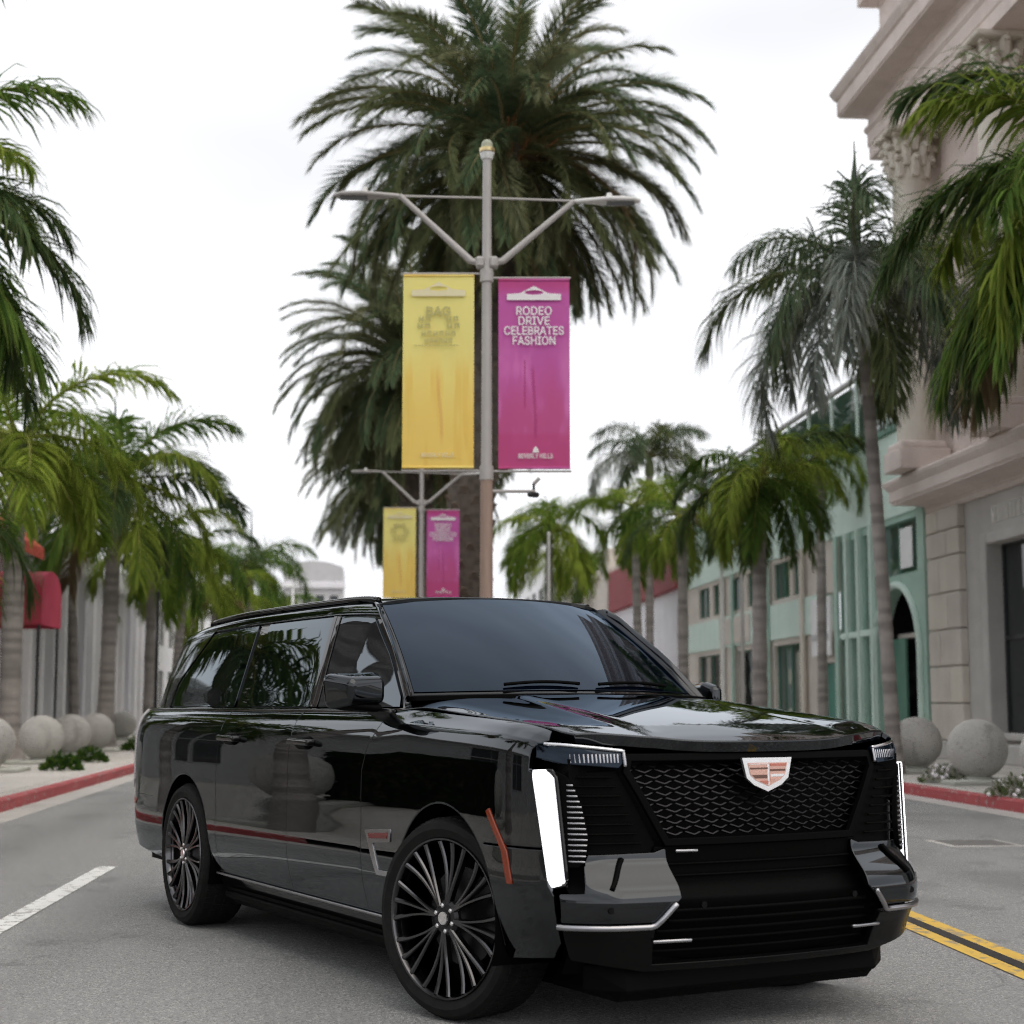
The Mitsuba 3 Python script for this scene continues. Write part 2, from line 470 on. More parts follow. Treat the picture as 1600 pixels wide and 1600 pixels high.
def window(parent, s0, s1, z0, z1, t, side, frame, pane, cols=1, rows=1, fw=.07, rec=.14, name='window'):
    """Frame of bars round each light and one pane per light, set back from the wall face t."""
    ms = []; tf0, tf1 = t + side * (rec - .04), t + side * (rec + .05)
    for x in np.linspace(s0, s1, cols + 1):
        w = fw if x in (s0, s1) else fw * .7
        ms.append(stbox(max(s0, x - w / 2) if x != s0 else s0, min(s1, x + w / 2) if x != s1 else s1, min(tf0, tf1), max(tf0, tf1), z0, z1, .008))
    tf0, tf1 = t + side * (rec - .037), t + side * (rec + .047)
    for z in np.linspace(z0, z1, rows + 1):
        ms.append(stbox(s0, s1, min(tf0, tf1), max(tf0, tf1), max(z0, z - fw / 2), min(z1, z + fw / 2), .008))
    k = obj(parent, name, cat(ms), frame)
    xs, zs = np.linspace(s0, s1, cols + 1), np.linspace(z0, z1, rows + 1)
    for i in range(cols):
        for j in range(rows):
            ta = t + side * (rec + .01)
            pbox(k, 'pane', xs[i] + .02, xs[i + 1] - .02, ta, ta + side * .012, zs[j] + .02, zs[j + 1] - .02, pane, 0)
    return k


TR = 12.5
# --- pink classical building on the right
pk = thing('corner_building', 'pink stone building with heavy cornice and tall columns at right edge', 'building')
e = 35.55
cs = sof(1500, TR); ws = sof(1533, TR)
# ground floor: stone piers in courses, shop windows between
zc = 5.62
courses = [0.15, .55, 1.34, 2.13, 2.92, 3.71, 4.50, 5.06, 5.56]
k = facade(pk, 'wall', 8, e, .15, zc, TR + .10, 1, 'm_greystone', [(ws - 6.5, ws - .1, .75, 4.55), (ws - 14.5, ws - 8, .75, 4.55), (ws - 22, ws - 16, .75, 4.55)], .5)
pier_edges = [(cs, e), (ws - 8.0 + .3, ws - 6.5 - .3), (ws - 16 + .3, ws - 14.5 - .3)]
for (a, b) in pier_edges:
    for i in range(len(courses) - 1):
        z0, z1 = courses[i] + .012, courses[i + 1] - .012
        mid = (a + b) / 2 + (.25 if i % 2 else -.25)
        for p0, p1 in ((a, mid), (mid, b)):
            d = RNG.uniform(-.008, .008)
            pbox(k, 'stone_block', p0 + .010, p1 - .010, TR - .06 + d, TR + .11, z0, z1, ['m_beige', 'm_cream', 'm_beige'][RNG.integers(3)], .022)
for i in range(len(courses) - 1):   # return wall of the corner pier
    pbox(k, 'stone_block', e - .02, e + .05, TR + .0, TR + 1.2, courses[i] + .012, courses[i + 1] - .012, 'm_beige', .02)
pbox(pk, 'plinth', 8, e + .08, TR - .12, TR + .1, .14, .54, 'm_greystone', .03)
for a in (ws, ws - 8, ws - 16):
    w_ = window(pk, a - 6.5, a - .1, .75, 4.55, TR + .10, 1, 'm_darkmetalframe', 'm_pane', 3, 2, .10, .30, 'shop_window')
    pbox(pk, 'window_surround', a - .1, a + .22, TR + .02, TR + .13, .75, 4.78, 'm_greystone', .02)
    pbox(pk, 'window_surround', a - 6.72, a - 6.5, TR + .02, TR + .13, .75, 4.78, 'm_greystone', .02)
    pbox(pk, 'window_surround', a - 6.495, a - .105, TR + .02, TR + .13, 4.552, 4.78, 'm_greystone', .02)
    pbox(pk, 'window_sill', a - 6.8, a + .3, TR - .06, TR + .16, .62, .745, 'm_greystone', .02)
# raised letters on the frieze
fs = ws - .4
for i, w in enumerate([.16, .22, .18, .24, .15, .2, .22, .17]):
    ms = [stbox(fs - w, fs - w * .72, TR + .06, TR + .10, 4.95, 5.30, .006), stbox(fs - w * .3, fs, TR + .06, TR + .10, 4.95, 5.30, .006)]
    if i % 2 == 0:
        ms.append(stbox(fs - w * .7, fs - w * .32, TR + .062, TR + .098, 5.08 + .02 * (i % 3), 5.15, .006))
    obj(pk, 'raised_letter', cat(ms), 'm_lettering'); fs -= w + .12


def moulding(parent, name, s0, s1, prof, m, side=1, t=TR, ret=True):
    """A horizontal moulding: prof is a list of (projection, z); returned round the far end."""
    p = np.array(prof); V, F = [], []
    n = len(p)
    rows = [np.stack([np.full(n, s0), t - side * p[:, 0], p[:, 1]], 1), np.stack([s1 + p[:, 0] * ret, t - side * p[:, 0], p[:, 1]], 1), np.stack([s1 + p[:, 0] * ret, np.full(n, t + side * 6.0), p[:, 1]], 1)]
    V = np.vstack(rows)
    for r in range(2):
        for i in range(n - 1):
            a, b, c, d = r * n + i, (r + 1) * n + i, (r + 1) * n + i + 1, r * n + i + 1
            F += [[a, b, c], [a, c, d]]
    return obj(parent, name, trimesh.Trimesh(st(V[:, 0], V[:, 1], V[:, 2]), np.array(F), process=False), m)


# sill cornice above the ground floor
moulding(pk, 'sill_cornice', 8, e, [(-.3, 5.55), (.02, 5.55), (.05, 5.62), (.05, 5.70), (.20, 5.78), (.62, 5.80), (.62, 5.86), (.66, 5.86), (.66, 6.10), (.70, 6.14), (.76, 6.22), (.78, 6.30), (.74, 6.34), (-.5, 6.36)], 'm_pink')
# upper wall
facade(pk, 'upper_wall', 8, e - .15, 6.3, 15.0, TR + .10, 1, 'm_pink', [(a, a + 2.4, 7.3, 11.4) for a in (30.8 - 5.2 * i for i in range(5)) if a > 8.2], .5)
for i in range(4):
    a = 30.8 - 5.2 * i
    window(pk, a, a + 2.4, 7.3, 11.4, TR + .10, 1, 'm_cream', 'm_pane', 2, 3, .1, .22)
    pbox(pk, 'balcony_rail', a - .2, a + 2.6, TR - .35, TR - .27, 7.15, 7.25, 'm_pinkdark', .02)
pbox(pk, 'far_wall', e - .16, e - .06, TR + .62, TR + 14, .15, 15.8, 'm_pinkdark', 0)
# pedestals, columns with leafy capitals
colz0, colz1 = 6.36, 14.0


def column(parent, s, t, r, z0, z1, half=False):
    ck = obj(parent, 'column', _col(s, t, r, z0, z1), 'm_cream', 40)
    b = cat([stbox(s - r * 1.35, s + r * 1.35, t - r * 1.35, t + r * 1.35, z0, z0 + .45, .02), stbox(s - r * 1.2, s + r * 1.2, t - r * 1.2, t + r * 1.2, z0 + .452, z0 + .62, .05)])
    obj(ck, 'column_base', b, 'm_pink')
    # capital: bell with three tiers of curled leaves and corner scrolls
    hz = 1.15; c0 = z1 - hz
    ms = []
    for tier, (zz, n, rr, ll) in enumerate(((c0 + .05, 8, r * .98, .42), (c0 + .30, 8, r * 1.02, .46), (c0 + .62, 8, r * 1.08, .40))):
        for j in range(n):
            a = (j + .5 * (tier % 2)) / n * 2 * math.pi
            u = np.linspace(0, 1, 6); rad = rr + .22 * u ** 2.2 * r / .42; z = zz + ll * np.sin(u * 2.2) / np.sin(2.2 if 2.2 < 1.57 else 1.57)
            p = np.stack([s + rad * np.cos(a), t + rad * np.sin(a), z], 1)
            ms.append(tube(p, np.array([.09, .11, .115, .10, .07, .035]) * r / .42, 6))
    for j in range(4):
        a = math.pi / 4 + j * math.pi / 2; th = np.linspace(0, 4.5, 14); rr = .13 * (1 - th / 7)
        p = np.stack([s + (r * 1.35 + rr * np.cos(th)) * math.cos(a), t + (r * 1.35 + rr * np.cos(th)) * math.sin(a), z1 - .26 + rr * np.sin(th)], 1)
        ms.append(tube(p, .045, 6))
    ms.append(_col(s, t, r * .92, c0, z1 - .1, taper=False))
    m = cat(ms); m.vertices = st(m.vertices[:, 0], m.vertices[:, 1], m.vertices[:, 2])
    obj(ck, 'capital', m, 'm_cream', 40)
    obj(ck, 'abacus', stbox(s - r * 1.45, s + r * 1.45, t - r * 1.45, t + r * 1.45, z1 - .12, z1, .03), 'm_cream')
    return ck


def _col(s, t, r, z0, z1, taper=True):
    z = np.linspace(0, 1, 9); p = np.stack([np.full(9, s), np.full(9, t), z0 + (z1 - z0) * z], 1)
    rr = r * (1 - .16 * z ** 1.6) if taper else np.full(9, r)
    m = tube(p, rr, 28)
    if taper:
        m.vertices = st(m.vertices[:, 0], m.vertices[:, 1], m.vertices[:, 2])
    return m


for cs_ in (34.55, 29.4, 24.2, 19.0, 13.8):
    column(pk, cs_, TR - .55, .42, colz0, colz1)
# entablature and main cornice
moulding(pk, 'architrave', 8, e, [(-.4, 14.0), (.85, 14.0), (.85, 14.30), (.88, 14.33), (.88, 14.62), (.94, 14.70), (.94, 14.78)], 'm_pink')
moulding(pk, 'main_cornice', 8, e, [(.94, 14.78), (.86, 14.80), (.86, 15.08), (.95, 15.14), (1.40, 15.20), (1.40, 15.25), (1.43, 15.25), (1.43, 15.60), (1.48, 15.64), (1.56, 15.80), (1.57, 15.85), (.5, 15.9)], 'm_pink')
moulding(pk, 'attic', 8, e, [(.5, 15.9), (.6, 15.9), (.6, 17.6), (.64, 17.66), (1.0, 17.80), (1.0, 18.1), (1.12, 18.3), (-.5, 18.35)], 'm_pink')

# --- green building with the arched doorway
gb = thing('green_building', 'pale green building with tall framed bay, arched doorway and roof terrace', 'building')
g0, g1 = 35.85, sof(1310, TR)
sa0, sa1 = sof(1432, TR), sof(1366, TR); sc = (sa0 + sa1) / 2; hw = (sa1 - sa0) / 2
zt = 4.05
arch = Polygon([(sa0, .15), (sa1, .15)] + [(sc + hw * math.cos(a), zt - hw + hw * math.sin(a)) for a in np.linspace(0, math.pi, 24)])
low = [(sof(1360, TR), sof(1347, TR), .4, 5.55), (sof(1341, TR), sof(1328, TR), .4, 5.55), (sof(1323, TR), sof(1313, TR), .4, 5.55), (sa0 + .05, sa1 - .05, 4.35, 5.6)]
k = facade(gb, 'bay_wall', g0, g1, .15, 5.75, TR, 1, 'm_green', [arch] + low, .3)
facade(gb, 'band', g0, 63.5, 5.75, 7.75, TR - .05, 1, 'm_greenpale', [], .4)
for a in (sof(1343.5, TR), sof(1325.5, TR), sof(1364, TR)):
    pbox(gb, 'bay_mullion', a - .09, a + .09, TR - .14, TR - .002, .15, 5.74, 'm_greenpale', .02)
pbox(gb, 'bay_transom', sof(1362, TR) + .0, g1, TR - .10, TR - .004, 3.0, 3.16, 'm_greenpale', .02)
th = np.linspace(0, math.pi, 24)
arc = np.concatenate([[[sa1 + .08, .15]], np.stack([sc + (hw + .08) * np.cos(th), zt - hw + (hw + .08) * np.sin(th)], 1), [[sa0 - .08, .15]]])
obj(gb, 'arch_trim', tube(st(arc[:, 0], TR - .03, arc[:, 1]), .09, 8), 'm_greenpale', 40)
for (a, b, z0, z1) in low[:3]:
    window(gb, a, b, z0, z1, TR, 1, 'm_greendark', 'm_panegreen', 1, 2, .05, .12)
window(gb, sa0 + .05, sa1 - .05, 4.35, 5.6, TR, 1, 'm_greendark', 'm_panegreen', 2, 1, .07, .12)
pbox(gb, 'entrance_back', sa0 - .3, sa1 + .3, TR + 1.6, TR + 1.66, .15, 4.3, 'm_interior', 0)
pbox(gb, 'entrance_side', sa0 - .3, sa0 - .24, TR + .301, TR + 1.6, .15, 4.3, 'm_interior', 0)
pbox(gb, 'entrance_side', sa1 + .24, sa1 + .3, TR + .301, TR + 1.6, .15, 4.3, 'm_interior', 0)
pbox(gb, 'entrance_ceiling', sa0 - .3, sa1 + .3, TR + .301, TR + 1.66, 4.301, 4.36, 'm_interior', 0)
dk = pbox(gb, 'door', sa0 + .42, sa0 + 1.6, TR + .55, TR + .61, .16, 2.75, 'm_doordark', .02)
pbox(dk, 'door_frame', sa0 + .16, sa0 + .40, TR + .50, TR + .62, .16, 2.9, 'm_brass', .02)
pbox(dk, 'handle', sa0 + .55, sa0 + .59, TR + .48, TR + .54, .9, 1.7, 'm_brass', .01)
pbox(gb, 'door_transom', sa0 + .02, sa1 - .02, TR + .50, TR + .64, 2.9, 3.02, 'm_beige', .02)
pbox(gb, 'window_reflection', sof(1417, TR), sof(1398, TR), TR + .10, TR + .115, 4.5, 5.45, 'm_white', 0)  # white panel painted in for a reflection on the upper window
pbox(gb, 'reveal', sa0 + 2.0, sa1, TR + .32, TR + .38, .16, 2.89, 'm_greendark', .0)
# lower volume beyond: sign niche, teal door, shop fronts
b0, b1 = g1 + .02, 63.5
s_ = lambda px: sof(px, TR)
h2 = [(s_(1248), s_(1206), .35, 3.1), (s_(1183), s_(1150), .35, 3.1), (s_(1125), s_(1088), .35, 3.1)]
facade(gb, 'shop_wall', b0, b1, .15, 3.28, TR, 1, 'm_beige', h2 + [(s_(1306), s_(1281), .16, 2.45)], .3)
facade(gb, 'shop_band', b0 + 1.5, b1, 3.28, 4.34, TR - .08, 1, 'm_greenpale', [], .4)
pbox(gb, 'signless_band', s_(1173), s_(1130), TR - .12, TR - .084, 3.36, 4.26, 'm_beige', .02)
up = [(s_(1253), s_(1236), 4.5, 5.6), (s_(1231), s_(1206), 4.5, 5.6), (s_(1183), s_(1165), 4.5, 5.6), (s_(1158), s_(1140), 4.5, 5.6), (s_(1128), s_(1112), 4.5, 5.6), (s_(1106), s_(1090), 4.5, 5.6)]
facade(gb, 'upper_wall', b0, b1, 4.34, 5.745, TR + .01, 1, 'm_beige', up, .3)
for (a, b, z0, z1) in up:
    window(gb, a, b, z0, z1, TR + .01, 1, 'm_greendark', 'm_panegreen', 2, 1, .07, .12)
for (a, b, z0, z1), m in zip(h2, ('m_panegreen', 'm_panegrey', 'm_pane')):
    window(gb, a, b, z0, z1, TR, 1, 'm_greendark', m, 2 if m != 'm_panegrey' else 1, 1, .08, .15, 'shop_window')
for px_ in (1311, 1256, 1202, 1186, 1147, 1130):
    pbox(gb, 'pilaster', s_(px_) - .16, s_(px_) + .16, TR - .16, TR - .09, .15, 5.74, 'm_green' if px_ in (1311, 1202, 1147) else 'm_cream', .02)
tk = pbox(gb, 'teal_door', s_(1306) + .02, s_(1281) - .02, TR + .12, TR + .17, .16, 2.43, 'm_teal', .02)
sk = pbox(gb, 'sign_box', s_(1301), s_(1272), TR - .16, TR - .09, 2.62, 4.2, 'm_white', .02)
pbox(sk, 'sign_band', s_(1299), s_(1274), TR - .185, TR - .162, 3.05, 3.22, 'm_greyfin', .01)
# bold black figures in the shop window, as abstract flat shapes
for a, b in ((s_(1182), s_(1171)), (s_(1163), s_(1151))):
    q = Polygon([(a + .1, .4), (a + .35, 1.0), (a + .12, 1.5), (a + .5, 1.9), (a + .25, 2.5), (a + .6, 3.0), (b - .1, 3.0), (b - .12, 2.2), (b - .5, 1.9), (b - .1, 1.3), (b - .45, .9), (b - .15, .4)] if a < b else [(b, .4), (a, .4), (a, 3.0), (b, 3.0)])
    q = q.buffer(0)
    if not q.is_empty:
        for gq in getattr(q, 'geoms', [q]):
            me = trimesh.creation.extrude_polygon(gq, .02, engine='earcut'); v = me.vertices.copy(); me.vertices = st(v[:, 0], TR + .145 - v[:, 2], v[:, 1]); obj(gb, 'window_graphic', me, 'm_black')
# roof terrace: glass balustrade, rail, set-back storey
pbox(gb, 'terrace_edge', g0, 63.5, TR - .14, TR + .5, 7.752, 7.90, 'm_greendark', .02)
for i, a in enumerate(np.arange(g0 + .2, 63, 2.3)):
    obj(gb, 'balustrade_pane', stbox(a + .06, min(a + 2.2, 63.4), TR + .02, TR + .035, 7.95, 9.5), 'm_panegreen')
    pbox(gb, 'balustrade_post', a - .05, a + .05, TR - .02, TR + .08, 7.901, 9.6, 'm_greenpale', .01)
pbox(gb, 'balustrade_rail', g0, 63.5, TR - .05, TR + .10, 9.602, 9.72, 'm_greyfin', .02)
facade(gb, 'penthouse_wall', g0, 63.4, 7.9, 9.95, TR + 2.6, 1, 'm_lavwhite', [(a, a + 3.0, 8.1, 9.6) for a in np.arange(39, 60, 4.2)], .3)
for a in np.arange(39, 60, 4.2):
    window(gb, a, a + 3.0, 8.1, 9.6, TR + 2.6, 1, 'm_greendark', 'm_panegreen', 3, 1, .08, .1)
pbox(gb, 'penthouse_roof', g0, 63.6, TR + 2.2, TR + 9, 9.96, 10.12, 'm_greyfin', .02)

# --- white shop with the dark red fascia
rb = thing('red_fascia_shop', 'white walled shop with dark red fascia beyond the green building', 'building')
facade(rb, 'wall', 63.6, 82, .15, 5.9, TR - .1, 1, 'm_lavwhite', [(66, 72, .3, 2.9), (74, 80, .3, 2.9)], .3)
pbox(rb, 'fascia', 63.9, 81.8, TR - .35, TR + .3, 5.9, 7.9, 'm_redwall', .03)
pbox(rb, 'roof_slab', 63.6, 82, TR - .2, TR + 8, 7.902, 8.15, 'm_beige', .02)
for a in (66, 74):
    window(rb, a, a + 6, .3, 2.9, TR - .1, 1, 'm_darkmetalframe', 'm_pane', 3, 1, .1, .15, 'shop_window')
pbox(rb, 'end_pier', 82.01, 84.5, TR - .4, TR + 2, .15, 9.2, 'm_beige', .03)
for (name, label, s0, s1, t, h, m, n) in (('far_building', 'tall narrow white building far down the street, right of the median', 104, 122, TR - 1.2, 10.8, 'm_white', 4),
                                          ('far_building', 'beige three storey building far away behind the right hand palms', 84.6, 103.8, TR + .3, 8.2, 'm_beige', 4),
                                          ('far_building', 'grey block closing the right side of the street in the distance', 123, 190, TR - .3, 8.5, 'm_greyfin', 8)):
    fk = thing(name, label, 'building')
    ww = [(a, a + (s1 - s0) / n * .6, z, z + 1.6) for a in np.linspace(s0 + 1, s1, n, endpoint=False) for z in np.arange(1.2, h - 1.5, 3.0)]
    facade(fk, 'wall', s0, s1, .1, h, t, 1, m, ww, .3)
    for (a, b, z0, z1) in ww:
        window(fk, a, b, z0, z1, t, 1, 'm_greyfin', 'm_pane', 2, 1, .1, .12)
    pbox(fk, 'end_wall', s0 - .02, s0 + .28, t + .301, t + 12, .1, h, m, 0)
    pbox(fk, 'roof', s0 - .3, s1 + .2, t - .3, t + 12, h + .002, h + .35, m, .03)

# --- left side
TL = -9.8
fb = thing('white_fin_building', 'long white shop building with upright white fins and narrow dark windows', 'building')
f0, f1, fh = 33.5, 76.0, 6.0
fins = np.arange(f0 + .6, f1, 1.75)
facade(fb, 'wall', f0, f1, .15, fh, TL, -1, 'm_lavwhite', [(a + .35, a + 1.40, .3, 3.75) for a in fins], .3)
for a in fins:
    window(fb, a + .35, a + 1.40, .3, 3.75, TL, -1, 'm_greyfin', ['m_pane', 'm_panegrey', 'm_panegrey'][RNG.integers(3)], 1, 1, .06, .16)
    pbox(fb, 'fin', a - .12, a + .12, TL + .002, TL + .62, .15, fh - .5, 'm_white' if RNG.random() < .75 else 'm_lavwhite', .02)
pbox(fb, 'cornice', f0 - .2, f1 + .1, TL - .2, TL + .75, fh - .498, fh + .25, 'm_white', .04)
pbox(fb, 'end_wall', f0 - .02, f0 + .25, TL - 9, TL - .301, .15, fh, 'm_white', 0)
# red barrel canopy with its two posts
cn = thing('red_canopy', 'red rounded canvas entrance canopy over the left pavement', 'awning')
c0, c1, ct0, ct1 = 38.0, 40.4, TL + .8, -7.35
aa = np.linspace(0, math.pi, 18)
top = np.stack([(c0 + c1) / 2 - (c1 - c0) / 2 * np.cos(aa), 3.78 + .62 * np.sin(aa)], 1)
pl = Polygon(list(map(tuple, top)) + [(c1, 3.12), (c0, 3.12)])
inner = Polygon(list(map(tuple, np.stack([(c0 + c1) / 2 - (c1 - c0 - .06) / 2 * np.cos(aa), 3.78 + .59 * np.sin(aa)], 1))) + [(c1 - .03, 3.10), (c0 + .03, 3.10)])
me = trimesh.creation.extrude_polygon(pl.difference(inner), ct1 - ct0, engine='earcut'); v = me.vertices.copy(); me.vertices = st(v[:, 0], ct0 + v[:, 2], v[:, 1])
obj(cn, 'canvas', me, 'm_redcanvas', 30)
me = trimesh.creation.extrude_polygon(pl, .02, engine='earcut'); v = me.vertices.copy(); me.vertices = st(v[:, 0], ct1 + v[:, 2] + .001, v[:, 1])
obj(cn, 'front_panel', me, 'm_redcanvas')
for c in (c0 + .06, c1 - .06):
    obj(cn, 'post', tube(st(np.full(2, c), ct1 - .05, np.array([.15, 3.12])), .035, 10), 'm_darkmetalframe', 40)
for i in range(5):
    z = 3.30 + i * .16
    obj(cn, 'gold_mark', cat([stbox(c0 - .012, c0 + .002, ct0 + 1.05 + .05 * (i % 2), ct0 + 1.25 - .03 * (i % 3), z, z + .10, .002)]), 'm_goldprint')
for i, (a, z) in enumerate(((39.6, 5.0),)):
    aw = thing('window_awning', 'orange red window awning over the red canopy at the left edge', 'awning')
    v = st(np.array([a, a + 3, a + 3, a, a, a + 3]), np.array([TL + .64, TL + .64, TL + 1.6, TL + 1.6, TL + 1.6, TL + 1.6]), np.array([z + 1.1, z + 1.1, z + .25, z + .25, z, z]))
    w = v + np.array([0, 0, -.03])
    obj(aw, 'canvas', trimesh.Trimesh(np.vstack([v, w]), [[0, 1, 2], [0, 2, 3], [3, 2, 5], [3, 5, 4], [6, 8, 7], [6, 9, 8], [9, 11, 8], [9, 10, 11]], process=False), 'm_orange')
    for q in (a + .02, a + 2.98):
        obj(aw, 'frame', tube(st(np.full(2, q), np.array([TL + .64, TL + 1.6]), np.array([z + .1, z + .02])), .02, 6), 'm_darkmetalframe')
# near-left neighbour, unseen and kept low to let sky into the car reflections, and the far buildings
pr('m_coolwall', stone((.56, .56, .57), (.68, .68, .69)), .75)
nb = thing('pale_stone_building', 'pale building out of view at left, kept low for sky reflections in the car glass', 'building')
holes = [(a, a + w, .6, 3.0) for a, w in ((-6, 2.2), (1.5, 2.2), (7.5, 1.6), (11.0, 3.4), (19.0, 1.6), (23.5, 2.2))]
facade(nb, 'wall', -10, 33.0, .15, 3.6, TL, -1, 'm_coolwall', holes, .35)
for (a, b, z0, z1) in holes:
    window(nb, a, b, z0, z1, TL, -1, 'm_greyfin', 'm_panegrey', 2, 2, .08, .2)
pbox(nb, 'cornice', -10.2, 33.2, TL - .2, TL + .5, 3.602, 3.8, 'm_white', .06)
pbox(nb, 'end_wall', 32.7, 33.0, TL - 9, TL - .351, .15, 3.6, 'm_cream', 0)
for (name, label, s0, s1, t, h, m, n) in (('far_building', 'low pale building behind the left row of palms, past the fin building', 76.5, 110, TL - .3, 7.0, 'm_white', 8),
                                          ('far_building', 'long cream building in the left distance behind drooping palms', 111, 180, TL + .2, 9.0, 'm_cream', 10)):
    fk = thing(name, label, 'building')
    ww = [(a, a + (s1 - s0) / n * .55, z, z + 2.0) for a in np.linspace(s0 + 1, s1, n, endpoint=False) for z in np.arange(1.0, h - 1.5, 3.2)]
    facade(fk, 'wall', s0, s1, .1, h, t, -1, m, ww, .3)
    for (a, b, z0, z1) in ww:
        window(fk, a, b, z0, z1, t, -1, 'm_greyfin', 'm_pane', 2, 1, .1, .12)
    pbox(fk, 'end_wall', s0 - .02, s0 + .28, t - 12, t - .301, .1, h, m, 0)
    pbox(fk, 'roof', s0 - .3, s1 + .2, t - 12, t + .3, h + .002, h + .35, m, .03)
# grey building with a curved top across the end of the left lanes
db = thing('curved_roof_building', 'grey building with shallow curved roof far down the left lanes', 'building')
p0, p1 = at(442, 1000, 200.0), at(535, 1000, 200.0)
sd0 = p0[:2] @ U2; ta, tb = p0[:2] @ N2, p1[:2] @ N2
ztop = at(490, 876, 200)[2]
xx = np.linspace(ta, tb, 20); pl = Polygon([(ta, .1)] + [(q, ztop - .8 * ((q - (ta + tb) / 2) / ((tb - ta) / 2)) ** 2) for q in xx] + [(tb, .1)])
wh = [(q, z) for q in np.linspace(ta + .6, tb - 1.6, 4) for z in np.arange(4, ztop - 6, 4.2)]
for q, z in wh:
    pl = pl.difference(sbox_(q, z, q + 1.0, z + 2.2))
me = trimesh.creation.extrude_polygon(pl, 14.0, engine='earcut'); v = me.vertices.copy(); me.vertices = st(sd0 + v[:, 2], v[:, 0], v[:, 1])
obj(db, 'wall', me, 'm_greyfin')
pbox(db, 'cornice', sd0 - .6, sd0 - .01, ta - .3, tb + .3, ztop - 3.4, ztop - 2.6, 'm_lavwhite', .1)
for q, z in wh:
    pbox(db, 'window', sd0 + .2, sd0 + .25, q + .02, q + .98, z + .02, z + 2.18, 'm_pane', 0)

# ------------------------------------------------------------------ the car
CAR_YAW = math.radians(-60.7)
_c, _s = math.cos(CAR_YAW), math.sin(CAR_YAW)
CAR = np.array([[_c, -_s, 0, .56], [_s, _c, 0, 7.55], [0, 0, 1, 0], [0, 0, 0, 1.]])
WB = 3.407
SUV = thing('black_suv', 'long glossy black full-size suv with dark tinted glass, parked across the street in front', 'suv')


def pch(xs, ys):
    return PchipInterpolator(xs, ys, extrapolate=True)


w_plan = pch([-4.80, -4.74, -4.66, -4.5, -4.2, -3.4, -1.5, 0, .25, .45, .58, .66, .72, .76, .82, .99], [.80, .865, .925, .965, .985, 1.0, 1.0, 1.0, 1.0, .993, .976, .957, .936, .916, .88, .86])
z_sh = pch([-4.8, -.5, 0, .3, .5, .64, .72, .99], [1.215, 1.225, 1.208, 1.198, 1.188, 1.170, 1.150, 1.13])
z_hd = pch([-.9, -.5, 0, .5, .75, .9, .98], [1.42, 1.366, 1.308, 1.246, 1.210, 1.182, 1.158])
VK = np.array([.20, .28, .36, .46, .56, .64, .75, .90, 1.05, 1.13, 1.175, 1.20, 1.225, 1.26, 1.31, 1.40, 1.55, 1.75, 2.17])


def prof(x):
    zs, zh = z_sh(x), z_hd(x)
    w = w_plan(x)
    cab = np.clip((-.35 - x) / .35, 0, 1)
    ld = zs - 1.20
    Y = [.84, .90, .950, .980, .997, 1.001, 1.000, 1.002, 1.000, .994, .984, .970, .948, .915, .865, .775, .62, .45, 0]
    Z = [.20, .28, .36, .46, .56, .64, .75, .90, 1.05 + ld * .3, 1.13 + ld * .6, 1.172 + ld * .9, zs, zs + .014, zs + .034, zs + .034 + .30 * (zh - zs), zs + .018 + .70 * (zh - zs), zs + .003 + .93 * (zh - zs), zh - .004, zh]
    Yc = [.84, .90, .950, .980, .997, 1.001, 1.000, 1.002, 1.000, .993, .983, .971, .953, .92, .872, .80, .7, .5, 0]
    Zc = [.20, .28, .36, .46, .56, .64, .75, .90, 1.05, 1.13, 1.172, 1.205, 1.238, 1.272, 1.287, 1.29, 1.29, 1.29, 1.29]
    Y, Z, Yc, Zc = map(np.array, (Y, Z, Yc, Zc))
    y = (Y * (1 - cab) + Yc * cab) * w
    z = Z * (1 - cab) + Zc * cab
    return y, z


XG = np.concatenate([np.arange(-4.80, -4.4, .02), np.arange(-4.4, .3, .06), np.arange(.3, .99, .015)])
PG = np.array([np.stack(prof(x), -1) for x in XG])                        # (nx, nv, 2)
VM = np.concatenate([VK, [2.17 + (2.17 - 1.75), 2.17 + (2.17 - 1.55)]])
PM = np.concatenate([PG, PG[:, [-2, -3]] * np.array([-1, 1])], axis=1)
from scipy.interpolate import RegularGridInterpolator
VD = np.concatenate([np.arange(.20, 2.17, .01), [2.17]])
_dense = PchipInterpolator(VM, PM, axis=1)(VD)
from scipy.interpolate import RectBivariateSpline
_sy, _sz = RectBivariateSpline(XG, VD, _dense[..., 0], kx=3, ky=3), RectBivariateSpline(XG, VD, _dense[..., 1], kx=3, ky=3)


def S_body(x, v):
    return np.stack([x, -_sy.ev(x, v), _sz.ev(x, v)], -1)


def S_hood(x, t):
    v = 2.17 - .87 * np.abs(t)
    y = _sy.ev(x, v) * np.sign(t)
    z = _sz.ev(x, v)
    # raised centre panel with two creases
    dome = .5 - .5 * np.tanh((np.abs(y) - (.40 + .10 * (x + .5) / 1.4)) / .022)
    fade = np.clip((.93 - x) / .22, 0, 1)
    return np.stack([x, y, z + .014 * dome * fade], -1)


